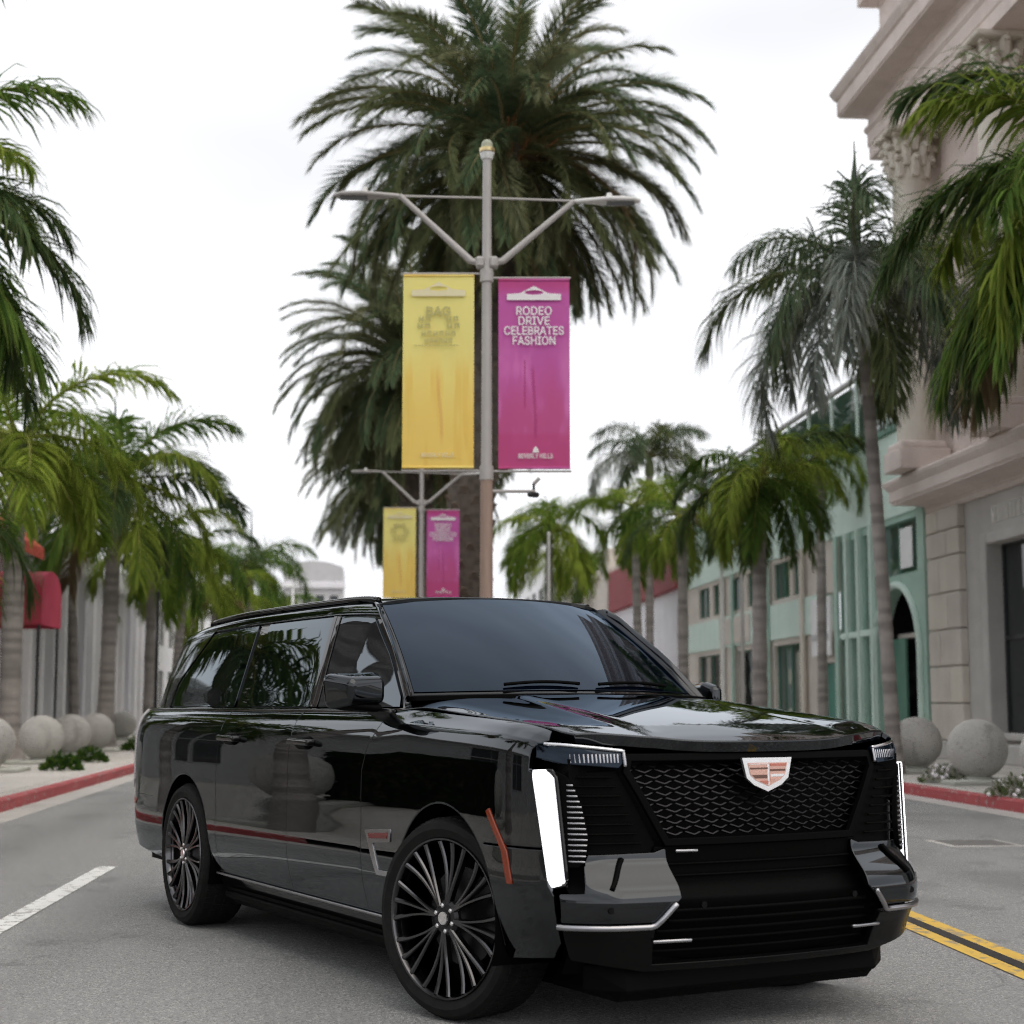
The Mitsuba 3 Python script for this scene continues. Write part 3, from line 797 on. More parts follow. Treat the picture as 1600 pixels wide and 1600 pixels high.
VG = np.array([1.26, 1.285, 1.40, 1.55, 1.70, 1.775, 1.815, 1.845, 1.875, 1.93, 2.05, 2.22])
YG = np.array([.885, .872, .838, .795, .752, .728, .705, .672, .625, .52, .28, 0])
ZG = np.array([1.255, 1.285, 1.40, 1.55, 1.70, 1.775, 1.812, 1.838, 1.855, 1.872, 1.886, 1.890])
roof_dz = pch([-4.7, -4.35, -4.0, -3.2, -2.4, -1.8, -1.4, -1.15, -.3], [-.10, -.055, -.026, -.002, .002, 0, -.012, -.030, -.10])
plan_g = pch([-4.75, -4.5, -4.25, -3.9, -3, -1.9, -1.3, -.4], [.86, .935, .965, .985, 1, 1, .985, .985])
_gy = PchipInterpolator(np.r_[VG, 2.39], np.r_[YG, -.28]); _gz = PchipInterpolator(np.r_[VG, 2.39], np.r_[ZG, 1.886])
_vd = np.arange(1.26, 2.2201, .005)
from scipy.interpolate import CubicSpline
_gyc, _gzc = CubicSpline(_vd, _gy(_vd)), CubicSpline(_vd, _gz(_vd))


def S_green(x, v):
    k = np.clip((v - 1.5) / .3, 0, 1)
    return np.stack([x, -_gyc(v) * plan_g(x), _gzc(v) + roof_dz(x) * k], -1)


def S_roof(x, t):
    v = 2.22 - .39 * np.abs(t); p = S_green(x, v)
    p[..., 1] *= -np.sign(t)
    return p


def S_wind(a, b):
    bx, by, bz = -.43 - .25 * a ** 2, .80 * a, 1.372 - .012 * a ** 2
    tx, ty, tz = -1.215 - .15 * a ** 2, .655 * a, 1.862 - .036 * a ** 2
    bow = .045 * b * (1 - b)
    return np.stack([bx + (tx - bx) * b + bow * 1.2, by + (ty - by) * b, bz + (tz - bz) * b + bow * 1.6], -1)


def xp(y):
    a = np.abs(y)
    return 1.0 - .16 * a ** 2 - 2.2 * np.maximum(0, a - .70) ** 2


zx = pch([.15, .21, .30, .40, .46, .50, .56, .60, .725, .76, .95, 1.06, 1.12, 1.17], [-.16, -.12, -.04, .0, .035, .055, .062, .05, -.045, -.048, -.052, -.062, -.075, -.10])


def S_face(y, z):
    y = y * .94
    return np.stack([xp(y) + zx(z), y, z], -1)


def S_tail(y, z):
    a = np.abs(y)
    xr = np.where(z < 1.27, -4.765 - .02 * np.sin((z - .3) * 3), -4.765 + (z - 1.27) * .72)
    return np.stack([xr + .10 * a ** 2 + .8 * np.maximum(0, a - .75) ** 2, y, z], -1)


def drape(poly, S, res=.04, skirt=.022, off=0.0, sign=1, gap=.0035, roll=.004):
    """A panel cut as poly in the surface's own coordinates, with rolled edges. Returns V, F, N."""
    if gap:
        poly = poly.buffer(-gap, join_style=1).buffer(-.004).buffer(.004)
        if poly.geom_type != 'Polygon':
            poly = max(poly.geoms, key=lambda q: q.area)
    rings = []
    for ring in [poly.exterior] + list(poly.interiors):
        r = ring.segmentize(res)
        c = np.array(r.coords)[:-1]
        rings.append(c)
    x0, y0, x1, y1 = poly.bounds
    gx, gy = np.meshgrid(np.arange(x0 + res / 2, x1, res), np.arange(y0 + res / 2, y1, res), indexing='ij')
    gx = gx + (np.arange(gx.shape[1]) % 2)[None] * res / 2
    q = np.stack([gx.ravel(), gy.ravel()], 1)
    inn = poly.buffer(-res * .45)
    q = q[contains_xy(inn, q[:, 0], q[:, 1])] if not inn.is_empty else q[:0]
    uv = np.vstack(rings + [q])
    d = Delaunay(uv); f = d.simplices
    cen = uv[f].mean(1)
    f = f[contains_xy(poly, cen[:, 0], cen[:, 1])]
    e1, e2 = uv[f[:, 1]] - uv[f[:, 0]], uv[f[:, 2]] - uv[f[:, 0]]
    ar = e1[:, 0] * e2[:, 1] - e1[:, 1] * e2[:, 0]
    f = f[np.abs(ar) > 1e-9]; ar = ar[np.abs(ar) > 1e-9]
    f[ar < 0] = f[ar < 0][:, ::-1]
    h = 1e-3
    P = S(uv[:, 0], uv[:, 1])
    N = np.cross(S(uv[:, 0] + h, uv[:, 1]) - S(uv[:, 0] - h, uv[:, 1]), S(uv[:, 0], uv[:, 1] + h) - S(uv[:, 0], uv[:, 1] - h)) * sign
    N /= np.linalg.norm(N, axis=1, keepdims=True) + 1e-15
    P = P + N * off
    if sign < 0:
        f = f[:, ::-1]
    V, F, NN = [P], [f], [N]
    base = len(P); o = 0
    for c in rings:
        n = len(c); p, nm = P[o:o + n], N[o:o + n]
        tg = np.roll(p, -1, 0) - np.roll(p, 1, 0)
        out = np.cross(tg, nm); out /= np.linalg.norm(out, axis=1, keepdims=True) + 1e-12
        # make sure "out" points away from the panel
        area = 0.5 * np.sum(c[:, 0] * np.roll(c[:, 1], -1) - np.roll(c[:, 0], -1) * c[:, 1])
        hole = o > 0
        sgn = np.sign(area) * (1 if not hole else -1) * sign
        out *= sgn
        rows = [(p, nm), (p - nm * roll * .3 + out * roll * .7, (nm + out) / math.sqrt(2)), (p - nm * roll + out * roll, out), (p - nm * skirt + out * roll, out)]
        for rp, rn in rows:
            V.append(rp); NN.append(rn)
        for k in range(3):
            for i in range(n):
                i2 = (i + 1) % n
                a, b, c2, d2 = base + k * n + i, base + k * n + i2, base + (k + 1) * n + i2, base + (k + 1) * n + i
                t = [[a, d2, c2], [a, c2, b]] if sgn * sign > 0 else [[a, c2, d2], [a, b, c2]]
                F.append(np.array(t))
        base += 4 * n; o += n
    return np.vstack(V), np.vstack(F), np.vstack(NN)


def panel(name, poly, S, bsdf, parent=None, mirror=False, **kw):
    V, F, N = drape(poly, S, **kw)
    if mirror:
        V = V * [1, -1, 1]; N = N * [1, -1, 1]; F = F[:, ::-1]
    return put(parent or SUV, name, plyn(V, F, N, bsdf, CAR))


def cobj(name, mesh, bsdf, smooth=30, parent=None):
    return obj(parent or SUV, name, mesh, bsdf, smooth, CAR)


P_ = Polygon
ARCH_F = Point(.02, .435).buffer(.462, 48)
ARCH_R = Point(-WB, .435).buffer(.462, 48)
seam_f = [(-.80, .355), (-.80, 1.0), (-.74, 1.13), (-.66, 1.22), (-.62, 1.268)]
fender = P_(seam_f + [(-.60, 1.292), (.56, 1.298), (.68, 1.29), (.715, 1.24), (.68, 1.175), (.68, 1.07), (.725, 1.055), (.748, .80), (.752, .76), (.40, .76), (0, .4), (-.30, .355)]).difference(ARCH_F)
if fender.geom_type != 'Polygon':
    fender = max(fender.geoms, key=lambda q: q.area)
corner = P_([(.34, .752), (.752, .752), (.765, .62), (.785, .58), (.785, .40), (.74, .34), (.40, .30)]).difference(ARCH_F)
fdoor = P_(seam_f[::-1] + [(-1.735, .355), (-1.735, .70), (-1.715, 1.268)])
rdoor = P_([(-1.715, 1.268), (-1.735, .70), (-1.735, .355), (-2.83, .355), (-2.835, .9), (-2.80, 1.268)])
quarter = P_([(-2.80, 1.268), (-2.835, .9), (-2.83, .355), (-3.0, .355), (-3.4, .355), (-3.9, .60), (-4.05, .735), (-4.60, .735), (-4.60, 1.268)]).difference(ARCH_R)
quarter = max(quarter.geoms, key=lambda q: q.area) if quarter.geom_type != 'Polygon' else quarter
rbump = P_([(-3.84, .735), (-4.77, .735), (-4.79, .55), (-4.78, .40), (-3.80, .34)]).difference(ARCH_R)
tail = P_([(-4.585, 1.268), (-4.75, 1.268), (-4.765, .78), (-4.66, .76), (-4.60, .82)])
for mir in (False, True):
    kw = dict(mirror=mir, sign=1)
    f_ = panel('front_fender', fender, S_body, 'm_paint', res=.03, **kw)
    panel('bumper_corner', corner, S_body, 'm_paint', res=.03, **kw)
    d1 = panel('front_door', fdoor, S_body, 'm_paint', res=.04, **kw)
    d2 = panel('rear_door', rdoor, S_body, 'm_paint', res=.04, **kw)
    panel('quarter_panel', quarter, S_body, 'm_paint', res=.04, **kw)
    panel('rear_bumper_corner', rbump, S_body, 'm_paint', res=.04, **kw)
    panel('tail_light', tail, S_body, 'm_palelens', res=.03, off=.010, **kw)
    panel('side_reflector', P_([(-4.45, .70), (-4.77, .70), (-4.77, .655), (-4.50, .665)]), S_body, 'm_red', res=.03, off=.006, **kw)
    # amber marker along the edge of the front arch
    panel('side_marker', P_([(.425, .885), (.445, .895), (.560, .735), (.592, .615), (.566, .615), (.530, .74)]), S_body, 'm_amber', res=.02, off=.007, gap=0, skirt=.012, **kw)
    # arch lips
    sd = 1 if mir else -1
    for nm, cx, a0, a1 in (('wheel_arch_lip', .02, -12, 190), ('wheel_arch_lip', -WB, -10, 194)):
        an = np.radians(np.linspace(a0, a1, 60)); x, v = cx + .464 * np.cos(an), .435 + .464 * np.sin(an)
        p = S_body(np.clip(x, -4.7, .85), v); p[:, 1] *= -sd
        p[:, 1] -= sd * .006
        cobj(nm, tube(p, .007, 8), 'm_paint', True)
        an = np.radians(np.linspace(-20, 200, 30))
        ring = [np.stack([cx + r * np.cos(an), np.full(30, sd * yy), .435 + r * np.sin(an)], -1) for r, yy in ((.455, .985), (.462, .62), (.05, .60))]
        v = np.vstack(ring); ff = []
        for k in range(2):
            for i in range(29):
                a, b, c, d = k * 30 + i, k * 30 + i + 1, (k + 1) * 30 + i + 1, (k + 1) * 30 + i
                ff += [[a, b, c], [a, c, d]]
        cobj('wheel_well', (v, np.array(ff)), 'm_black', True)
    # rocker, running board
    panel('rocker_trim', P_([(-.47, .345), (-2.93, .345), (-2.93, .275), (-.47, .275)]), S_body, 'm_glossblack', res=.06, off=.004, **kw)
    x = np.linspace(-.50, -2.90, 30); p = S_body(x, np.full(30, .352)); p[:, 1] = p[:, 1] * -sd - sd * -.0
    p[:, 1] = sd * (np.abs(p[:, 1]) + .010)
    cobj('sill_trim', tube(p, .0075, 8), 'm_satin', True)
    cobj('running_board', bbox(-2.86, -.54, sd * .78, sd * .925, .215, .255, .015), 'm_black')
    # belt line
    x = np.linspace(-.64, -4.55, 60); p = S_body(x, np.full(60, 1.277)); p[:, 1] = sd * np.abs(p[:, 1])
    cobj('belt_moulding', tube(p, .011, 8), 'm_glossblack', True)
    # glass and pillars
    g1 = P_([(-.70, 1.30), (-.72, 1.345), (-.98, 1.565), (-1.28, 1.765), (-1.675, 1.772), (-1.665, 1.30)])
    g2 = P_([(-1.775, 1.30), (-1.785, 1.772), (-2.72, 1.772), (-2.70, 1.30)])
    g3 = P_([(-2.93, 1.30), (-2.90, 1.772), (-3.70, 1.762), (-4.16, 1.44), (-4.20, 1.30)])
    frame = P_([(-.64, 1.285), (-.66, 1.35), (-.93, 1.575), (-1.25, 1.787), (-1.5, 1.792), (-3.75, 1.787), (-4.02, 1.62), (-4.27, 1.43), (-4.30, 1.285)])
    panel('window_surround', frame, S_green, 'm_glossblack', res=.05, off=-.010, gap=0, **kw)
    panel('window', g1, S_green, 'm_glass', d1, res=.05, gap=.0, roll=.003, skirt=.01, **kw)
    panel('window', g2, S_green, 'm_glass', d2, res=.05, gap=.0, roll=.003, skirt=.01, **kw)
    panel('quarter_window', g3, S_green, 'm_glass', None, res=.05, gap=.0, roll=.003, skirt=.01, **kw)
    panel('door_pillar_trim', P_([(-1.68, 1.30), (-1.69, 1.775), (-1.728, 1.775), (-1.722, 1.30)]), S_green, 'm_glossblack', d1, res=.03, off=.004, gap=0, **kw)
    panel('door_pillar_trim', P_([(-1.732, 1.30), (-1.738, 1.775), (-1.778, 1.775), (-1.77, 1.30)]), S_green, 'm_glossblack', d2, res=.03, off=.004, gap=0, **kw)
    # rear pillar and cant rail in body colour
    panel('rear_pillar', P_([(-4.22, 1.285), (-4.19, 1.44), (-3.73, 1.768), (-3.70, 1.80), (-4.36, 1.80), (-4.58, 1.285)]), S_green, 'm_paint', res=.04, off=.004, gap=.002, **kw)
    panel('cant_rail', P_([(-1.22, 1.783), (-1.33, 1.829), (-4.37, 1.829), (-4.36, 1.803), (-3.70, 1.803), (-3.68, 1.783)]), S_green, 'm_paint', res=.03, off=.004, gap=.001, **kw)

    # windscreen pillar: from the glass edge to the door frame
    def S_pill(a, b):
        q = S_wind(np.full_like(a, -1.0), a)
        gx = np.interp(a, [0, .12, .5, .9, 1], [-.60, -.665, -.92, -1.22, -1.30]); gv = np.interp(a, [0, .12, .5, .9, 1], [1.275, 1.345, 1.575, 1.782, 1.812])
        r = S_green(gx, gv)
        m = (q + r) / 2 + np.stack([.020 + 0 * a, -.055 + 0 * a, .040 + 0 * a], -1)
        b = b[..., None]
        return (1 - b) ** 2 * q + 2 * b * (1 - b) * m + b ** 2 * r
    panel('windscreen_pillar', P_([(0, 0.0), (1, 0.0), (1, 1), (0, 1)]), S_pill, 'm_paint', res=.06, gap=0, **{**kw, 'sign': 1})
    # handles
    for dr_, hx in ((d1, -1.52), (d2, -2.60)):
        h = rounded_hull([(hx - .12, sd * 1.028, 1.125), (hx + .12, sd * 1.026, 1.122), (hx - .12, sd * 1.004, 1.125), (hx + .12, sd * 1.0, 1.122)], .017)
        cobj('handle', h, 'm_glossblack', 40, dr_)
        cup = rounded_hull([(hx - .05, sd * .992, 1.12), (hx + .05, sd * .992, 1.12)], .035); cobj('handle_recess', cup, 'm_black', 40, dr_)
    # L-shaped vent trim behind the front wheel
    for nm, pl, mt in (('fender_vent', P_([(-.745, .735), (-.47, .755), (-.475, .70), (-.66, .685), (-.60, .565), (-.49, .565), (-.49, .545), (-.625, .545)]), 'm_satin'),
                       ('fender_vent_reflection', P_([(-.70, .722), (-.50, .737), (-.50, .714), (-.69, .703)]), 'm_red')):  # red insert is a reflection painted onto the vent
        panel(nm, pl, S_body, mt, res=.02, off=.006 if mt == 'm_satin' else .010, gap=0, skirt=.012, roll=.002, **kw)
    # mirror
    ms = sd
    pts = []
    rr = []
    for x, yy, z, r in ((-.70, 1.200, 1.412, .040), (-.70, 1.190, 1.330, .040), (-.71, .985, 1.422, .038), (-.71, .990, 1.338, .038), (-.61, 1.14, 1.395, .045), (-.61, 1.14, 1.345, .04), (-.63, 1.01, 1.405, .04), (-.63, 1.01, 1.35, .04)):
        pts.append((x, ms * yy, z)); rr.append(r)
    if mir:
        pts = [(x - .06 - .9 * max(0, abs(y) - .97), ms * (.97 + (abs(y) - .97) * .25), z - .03) for x, y, z in pts]
    mk = cobj('door_mirror', rounded_hull(pts, rr), 'm_paint', 40)
    if not mir:
        cobj('mirror_base', rounded_hull([(-.70, ms * .99, 1.29), (-.70, ms * 1.17, 1.305), (-.62, ms * 1.0, 1.295), (-.62, ms * 1.12, 1.305)], .018), 'm_black', 40, mk)
        cobj('mirror_arm', rounded_hull([(-.67, ms * 1.02, 1.285), (-.67, ms * .90, 1.225), (-.58, ms * .96, 1.275), (-.60, ms * .90, 1.225)], .017), 'm_glossblack', 40, mk)
        cobj('mirror_glass', bbox(-.735, -.731, ms * .985, ms * 1.205, 1.32, 1.43, .002), 'm_chrome', 30, mk)
    # roof rails
    x = np.linspace(-1.42, -4.02, 40); p = S_green(x, np.full(40, 1.865)); p[:, 1] = sd * np.abs(p[:, 1])
    p[:, 2] += .016 * np.clip(np.minimum(-1.36 - x, x + 4.1) / .18, 0, 1) ** .6
    cobj('roof_rail', tube(p, .016, 10), 'm_glossblack', True)
    for fx in (-1.70, -2.8, -3.95):
        q = S_green(np.array([fx]), np.array([1.865]))[0]
        cobj('roof_rail_foot', bbox(fx - .07, fx + .07, sd * (abs(q[1]) - .016), sd * (abs(q[1]) + .016), q[2] - .01, q[2] + .012, .008), 'm_black')

# hood, roof, glass
tt = np.linspace(-1, 1, 41)
front_x = .955 - .15 * tt ** 2 - .04 * tt ** 6
panel('hood', P_([(-.50 - .14 * a ** 2, a) for a in tt * .985] + [(x, a) for x, a in zip(front_x, tt * .985)][::-1]), S_hood, 'm_paint', res=.028, skirt=.045, sign=1, roll=.007)
ry = np.linspace(-1, 1, 31)
panel('roof', P_([(-1.235 - .13 * a * a, a) for a in ry] + [(-4.36 + .05 * a * a, a) for a in ry[::-1]]), S_roof, 'm_paint', res=.05, sign=1, gap=.002)
panel('windshield', P_([(-.985, .02), (.985, .02), (.985, .985), (-.985, .985)]), S_wind, 'm_windshield', res=.05, sign=1, gap=0, roll=.003)
panel('windshield_border', P_([(-1.0, -.01), (1.0, -.01), (1.0, 1.0), (-1.0, 1.0)]), S_wind, 'm_glossblack', res=.06, sign=1, gap=0, off=-.006)
sp = rounded_hull([(-4.30, .52, 1.825), (-4.30, -.52, 1.825), (-4.47, .50, 1.802), (-4.47, -.50, 1.802)], .016); cobj('rear_spoiler', sp, 'm_paint')
cowl = P_([(-.45 - .25 * a ** 2 - .05, a * .80) for a in ry] + [(-.42 - .25 * a ** 2 + .07, a * .84) for a in ry[::-1]])


def S_cowl(x, y):
    return np.stack([x, y, 1.366 - .012 * (y / .8) ** 2 + .02 * (-(x + .45 + .25 * (y / .8) ** 2))], -1)


panel('cowl', cowl, S_cowl, 'm_black', res=.05, sign=1, gap=0)
for s0, a0, a1 in ((-.55, -.50, -.02), (.18, .12, .72)):
    a = np.linspace(a0, a1, 12); q = S_wind(a, .045 + .02 * np.sin((a - a0) / (a1 - a0) * 3)); q[:, 2] += .012; q[:, 0] += .012
    cobj('wiper', tube(q, .009, 6), 'm_black', True)
ant = rounded_hull([(-3.9, 0, 1.87), (-4.1, 0, 1.87), (-4.08, 0, 1.93)], .022); cobj('roof_antenna', ant, 'm_glossblack', 40)

# front
face = dict(sign=1)
panel('front_backing', P_([(-.90, .22), (.90, .22), (.94, .5), (.94, 1.02), (.82, 1.14), (-.82, 1.14), (-.94, 1.02), (-.94, .5)]), S_face, 'm_black', res=.06, off=-.085, gap=0)
grille = P_([(-.655, 1.115), (.655, 1.115), (.675, 1.05), (.50, .765), (-.50, .765), (-.675, 1.05)])
gk = panel('grille_frame', grille.difference(grille.buffer(-.022, join_style=2)), S_face, 'm_black', res=.03, gap=0, off=.006)
# honeycomb of bowed bars
zz_m = []
rows = 15
for r in range(rows):
    z = .785 + r * (1.095 - .785) / (rows - 1)
    inner = grille.buffer(-.02)
    lim = [q for q in np.linspace(-.66, .66, 265) if inner.contains(Point(q, z))]
    if not lim:
        continue
    l0, l1 = lim[0], lim[-1]
    n = int((l1 - l0) / .011); y = np.linspace(l0, l1, n)
    ph = (y / .088 + .5 * (r % 2))
    zz = z + .0075 * (np.abs((ph % 1) * 2 - 1) - .5) * 1.9
    q = S_face(y, zz); q[:, 0] -= .016 + .010 * np.abs((ph % 1) * 2 - 1)
    zz_m.append(tube(q, .0042, 5))
k = cobj('grille_mesh', cat(zz_m), 'm_darkmetal', 30); tag(k, kind='stuff')
side_g = P_([(-.70, 1.055), (-.90, 1.045), (-.885, .78), (-.86, .735), (-.56, .735), (-.535, .77)])
low_in = P_([(-.585, .475), (-.49, .565), (.49, .565), (.585, .475), (.56, .325), (-.56, .325)])
bump = P_([(-.955, .735), (-.905, .72), (-.55, .737), (-.50, .752), (.50, .752), (.55, .737), (.905, .72), (.955, .735), (.965, .60), (.955, .485), (.60, .485), (.50, .580), (-.50, .580), (-.60, .485), (-.955, .485), (-.965, .60)])
for sg in (-1, 1):
    panel('bumper_wing', P_([(sg * a, b) for a, b in [(.962, .590), (.885, .596), (.852, .69), (.83, .732), (.55, .737), (.50, .752), (.50, .575), (.60, .485), (.955, .485)]]), S_face, 'm_paint', res=.02, gap=.002)


def S_cent(y, z):
    return np.stack([xp(y) - .055 - .02 * np.cos((z - .6) * 8), y, z], -1)


panel('bumper_centre', P_([(-.505, .755), (.505, .755), (.505, .57), (-.505, .57)]), S_cent, 'm_black', res=.03, gap=0)
for z in (.60, .645, .69):
    y = np.linspace(-.49, .49, 24); q = S_cent(y, np.full(24, z)); q[:, 0] += .008; cobj('centre_slat', tube(q, .006, 6), 'm_black', True)
panel('lower_valance', P_([(-.945, .455), (-.60, .455), (-.575, .315), (.575, .315), (.60, .455), (.945, .455), (.90, .34), (.60, .285), (-.60, .285), (-.90, .34)]), S_face, 'm_valance', res=.04)
cobj('air_dam', rounded_hull([(.86, -.62, .215), (.86, .62, .215), (.84, -.62, .30), (.84, .62, .30), (.76, .74, .22), (.76, -.74, .22), (.76, .74, .30), (.76, -.74, .30)], .012), 'm_black')
for z in (.36, .40, .44, .48, .52):
    y = np.linspace(-.56, .56, 30); y = y * (1 if z < .48 else .93); q = S_face(y, np.full(30, z)); q[:, 0] -= .05
    cobj('intake_slat', tube(q, .008, 6), 'm_black', True)
q = np.vstack([S_face(np.linspace(-.60, -.43, 6), np.full(6, .408)) + [.012, 0, 0]]); cobj('intake_trim', tube(q, .008, 8), 'm_satin', True)
q = np.vstack([S_face(np.linspace(.43, .60, 6), np.full(6, .408)) + [.012, 0, 0]]); cobj('intake_trim', tube(q, .008, 8), 'm_satin', True)
q = S_face(np.linspace(-.46, -.36, 4), np.full(4, .742)) + [.01, 0, 0]; cobj('grille_lower_trim', tube(q, .007, 8), 'm_satin', True)
for sd in (-1, 1):
    yy = np.r_[np.linspace(.965, .63, 20), np.linspace(.61, .53, 8)]; zz = np.r_[np.full(20, .468), np.linspace(.474, .555, 8)]
    q = S_face(sd * yy, zz) + [.010, 0, 0]; cobj('skid_trim', tube(q, .0125, 8), 'm_satin', True)
    mirp = lambda pl: P_([(-sd * a, b) for a, b in pl])
    # fins of the side intake
    panel('side_intake', P_([(sd * -1 * a, b) for a, b in side_g.exterior.coords[:-1]]), S_face, 'm_black', res=.05, off=-.03, gap=0)
    for z in np.linspace(.775, 1.03, 8):
        y0, y1 = np.interp(z, [.735, 1.055], [.585, .73]), np.interp(z, [.735, 1.045], [.845, .885])
        q = S_face(sd * np.linspace(y0, y1, 8), np.full(8, z)); q[:, 0] -= .012; cobj('intake_fin', tube(q, .005, 5), 'm_black', True)
    # bumper split line
    q = S_face(sd * np.linspace(.70, .79, 6), np.linspace(.715, .61, 6)) + [.004, 0, .003]; cobj('bumper_groove', tube(q, .012, 6), 'm_black', True)
    # headlight
    hl = [(.672, 1.128), (.90, 1.152), (.965, 1.155), (.975, 1.105), (.90, 1.082), (.70, 1.066), (.678, 1.085)]
    hk = panel('headlight', P_([(sd * a, b) for a, b in hl]), S_face, 'm_windshield', res=.02, off=.012, gap=0)
    q = S_face(sd * np.linspace(.672, .955, 24), np.interp(np.linspace(.672, .955, 24), [.672, .90, .965], [1.128, 1.152, 1.156])) + [.018, 0, .002]
    cobj('headlight_trim', tube(q, .0075, 6), 'm_chrome', True, hk)
    q = S_face(sd * np.full(8, .676), np.linspace(1.125, 1.07, 8)) + [.018, 0, 0]; cobj('headlight_trim', tube(q, .008, 6), 'm_satin', True, hk)
    for i, yy in enumerate(np.linspace(.70, .88, 13)):
        q = S_face(np.full(2, sd * yy), np.array([1.085, 1.118])) + [.010, 0, 0]
        cobj('headlight_rib', tube(q, .0052, 5), 'm_satin', True, hk)
    # upright running light
    dp = [(-.985 * -1, 1.052), (.952, 1.054), (.937, 1.03), (.914, .65), (.918, .622), (.943, .616), (.952, .64), (.985, 1.03)]

    def S_drl(y, z):
        p = S_face(y, z); p[..., 0] = xp(y * .94) - .052 + (.985 - z) * .05; return p
    V, F, N = drape(P_([(sd * a, b) for a, b in dp]), S_drl, res=.02, off=.028, gap=0, skirt=.05, roll=.006)
    shp = plyn(V, F, N, 'm_drl', CAR); shp['emitter'] = {'type': 'area', 'radiance': rgb(.15, .151, .158)}
    put(SUV, 'running_light', shp)
    bz = np.array([S_drl(np.array([sd * a]), np.array([b]))[0] for a, b in np.array(P_(dp).exterior.segmentize(.03).coords)]); bz[:, 0] += .026
    cobj('running_light_bezel', tube(bz, .0095 if sd < 0 else .004, 6, caps=False), 'm_glossblack', True)
    for a, b in ((.40, .545), (.80, .535)):
        q = S_face(np.array([sd * a]), np.array([b]))[0]; cobj('parking_sensor', tube([q - [.012, 0, 0], q + [.004, 0, 0]], .013, 14), 'm_valance', 40)
    hs = panel('running_light_housing', P_([(sd * a, b) for a, b in [(.925, 1.05), (.895, 1.03), (.850, .92), (.832, .80), (.845, .72), (.865, .69), (.905, .69)]]), S_drl, 'm_black', res=.02, off=.010, gap=0)
    for z in np.linspace(.71, 1.0, 15):
        y0 = np.interp(z, [.62, .70, .80, .92, 1.03], [.878, .85, .838, .856, .892]); q = S_drl(sd * np.linspace(y0, .902, 4), np.full(4, z)); q[:, 0] += .014
        cobj('light_rib', tube(q, .0048, 5), 'm_satin', True, hs)

# shield emblem on the grille
sh = P_([(-.125, .06), (.125, .06), (.105, -.02), (.07, -.048), (0, -.075), (-.07, -.048), (-.105, -.02)])


def plate(poly, d, name, m, parent=SUV, x=.952, z=1.038):
    me = trimesh.creation.extrude_polygon(poly, d, engine='earcut'); v = me.vertices.copy()
    me.vertices = np.stack([x + v[:, 2] - .03 * (v[:, 1]), v[:, 0], z + v[:, 1]], -1)
    return cobj(name, me, m, 20, parent)


ek = plate(sh, .014, 'emblem', 'm_silver')
inn = sh.buffer(-.020, join_style=2)
plate(inn, .0165, 'emblem_field', 'm_copper', ek)
for pl, m in ((sbox_(-.10, .034, 0.002, .040), 'm_silver'), (sbox_(-.10, .014, .0, .021), 'm_emblemdark'), (sbox_(.012, .026, .10, .036), 'm_emblemred'), (sbox_(.012, .006, .10, .014), 'm_emblemdark'), (sbox_(-.08, -.022, -.006, -.008), 'm_emblemdark'),
              (sbox_(-.05, -.045, .0, -.032), 'm_emblemred'), (sbox_(.012, -.016, .09, -.006), 'm_silver'), (sbox_(.012, -.034, .07, -.022), 'm_copper'), (sbox_(-.004, -.06, .004, .04), 'm_silver')):
    q = inn.buffer(-.004).intersection(pl)
    if not q.is_empty:
        plate(q, .019, 'emblem_bar', m, ek)

# rear
panel('tailgate', P_([(-.70, .74), (.70, .74), (.74, 1.26), (-.74, 1.26)]), S_tail, 'm_paint', res=.06, sign=-1)
panel('rear_window', P_([(-.70, 1.30), (.70, 1.30), (.58, 1.79), (-.58, 1.79)]), S_tail, 'm_glass', res=.06, sign=-1)
panel('rear_bumper', P_([(-.86, .40), (.86, .40), (.86, .72), (-.86, .72)]), S_tail, 'm_paint', res=.06, sign=-1, off=.02)
panel('licence_plate_recess', P_([(-.28, .80), (.28, .80), (.28, .98), (-.28, .98)]), S_tail, 'm_black', res=.06, sign=-1, off=.01)
x = np.linspace(.9, -4.7, 2)
cobj('underbody', cat([bbox(-4.55, .62, -.62, .62, .24, .60), bbox(-2.9, -.5, -.90, .90, .265, .60), bbox(-4.60, -3.92, -.82, .82, .30, .60), bbox(-4.6, .35, -.60, .60, .55, 1.15), bbox(-2.95, -.5, -.93, .93, .55, 1.20), bbox(-4.55, -3.9, -.80, .80, .6, 1.2), bbox(.30, .80, -.84, .84, .90, 1.10)]), 'm_black')
cobj('underbody_shade_front', bbox(-.2, .84, -.66, .66, .165, .40, .03), 'm_black')  # low block added under the nose to deepen the shade below
cobj('underbody_shade_middle', bbox(-2.9, -.45, -.90, .90, .185, .40, .03), 'm_black')  # added low block, keeps daylight out from under the car
cobj('cabin_lining', cat([bbox(-4.25, -.75, -.68, .68, 1.1, 1.40), bbox(-4.05, -1.45, -.60, .60, 1.35, 1.80)]), 'm_black')
cobj('exhaust_tip', tube([(-2.75, -.55, .20), (-2.35, -.62, .19)], .05, 12), 'm_satin', True)

# wheels
tprof = [(.325, -.12), (.335, -.135), (.37, -.148), (.397, -.140), (.412, -.115), (.4165, -.06), (.417, 0), (.4165, .06), (.412, .115), (.397, .140), (.37, .148), (.335, .135), (.325, .12)]


def lay(m, side):
    """revolve axis z -> car y; the outer face towards side."""
    v = m.vertices.copy(); m.vertices = np.stack([v[:, 0], side * v[:, 2], v[:, 1]], -1)
    if side > 0:
        m.faces = m.faces[:, ::-1]
    return m


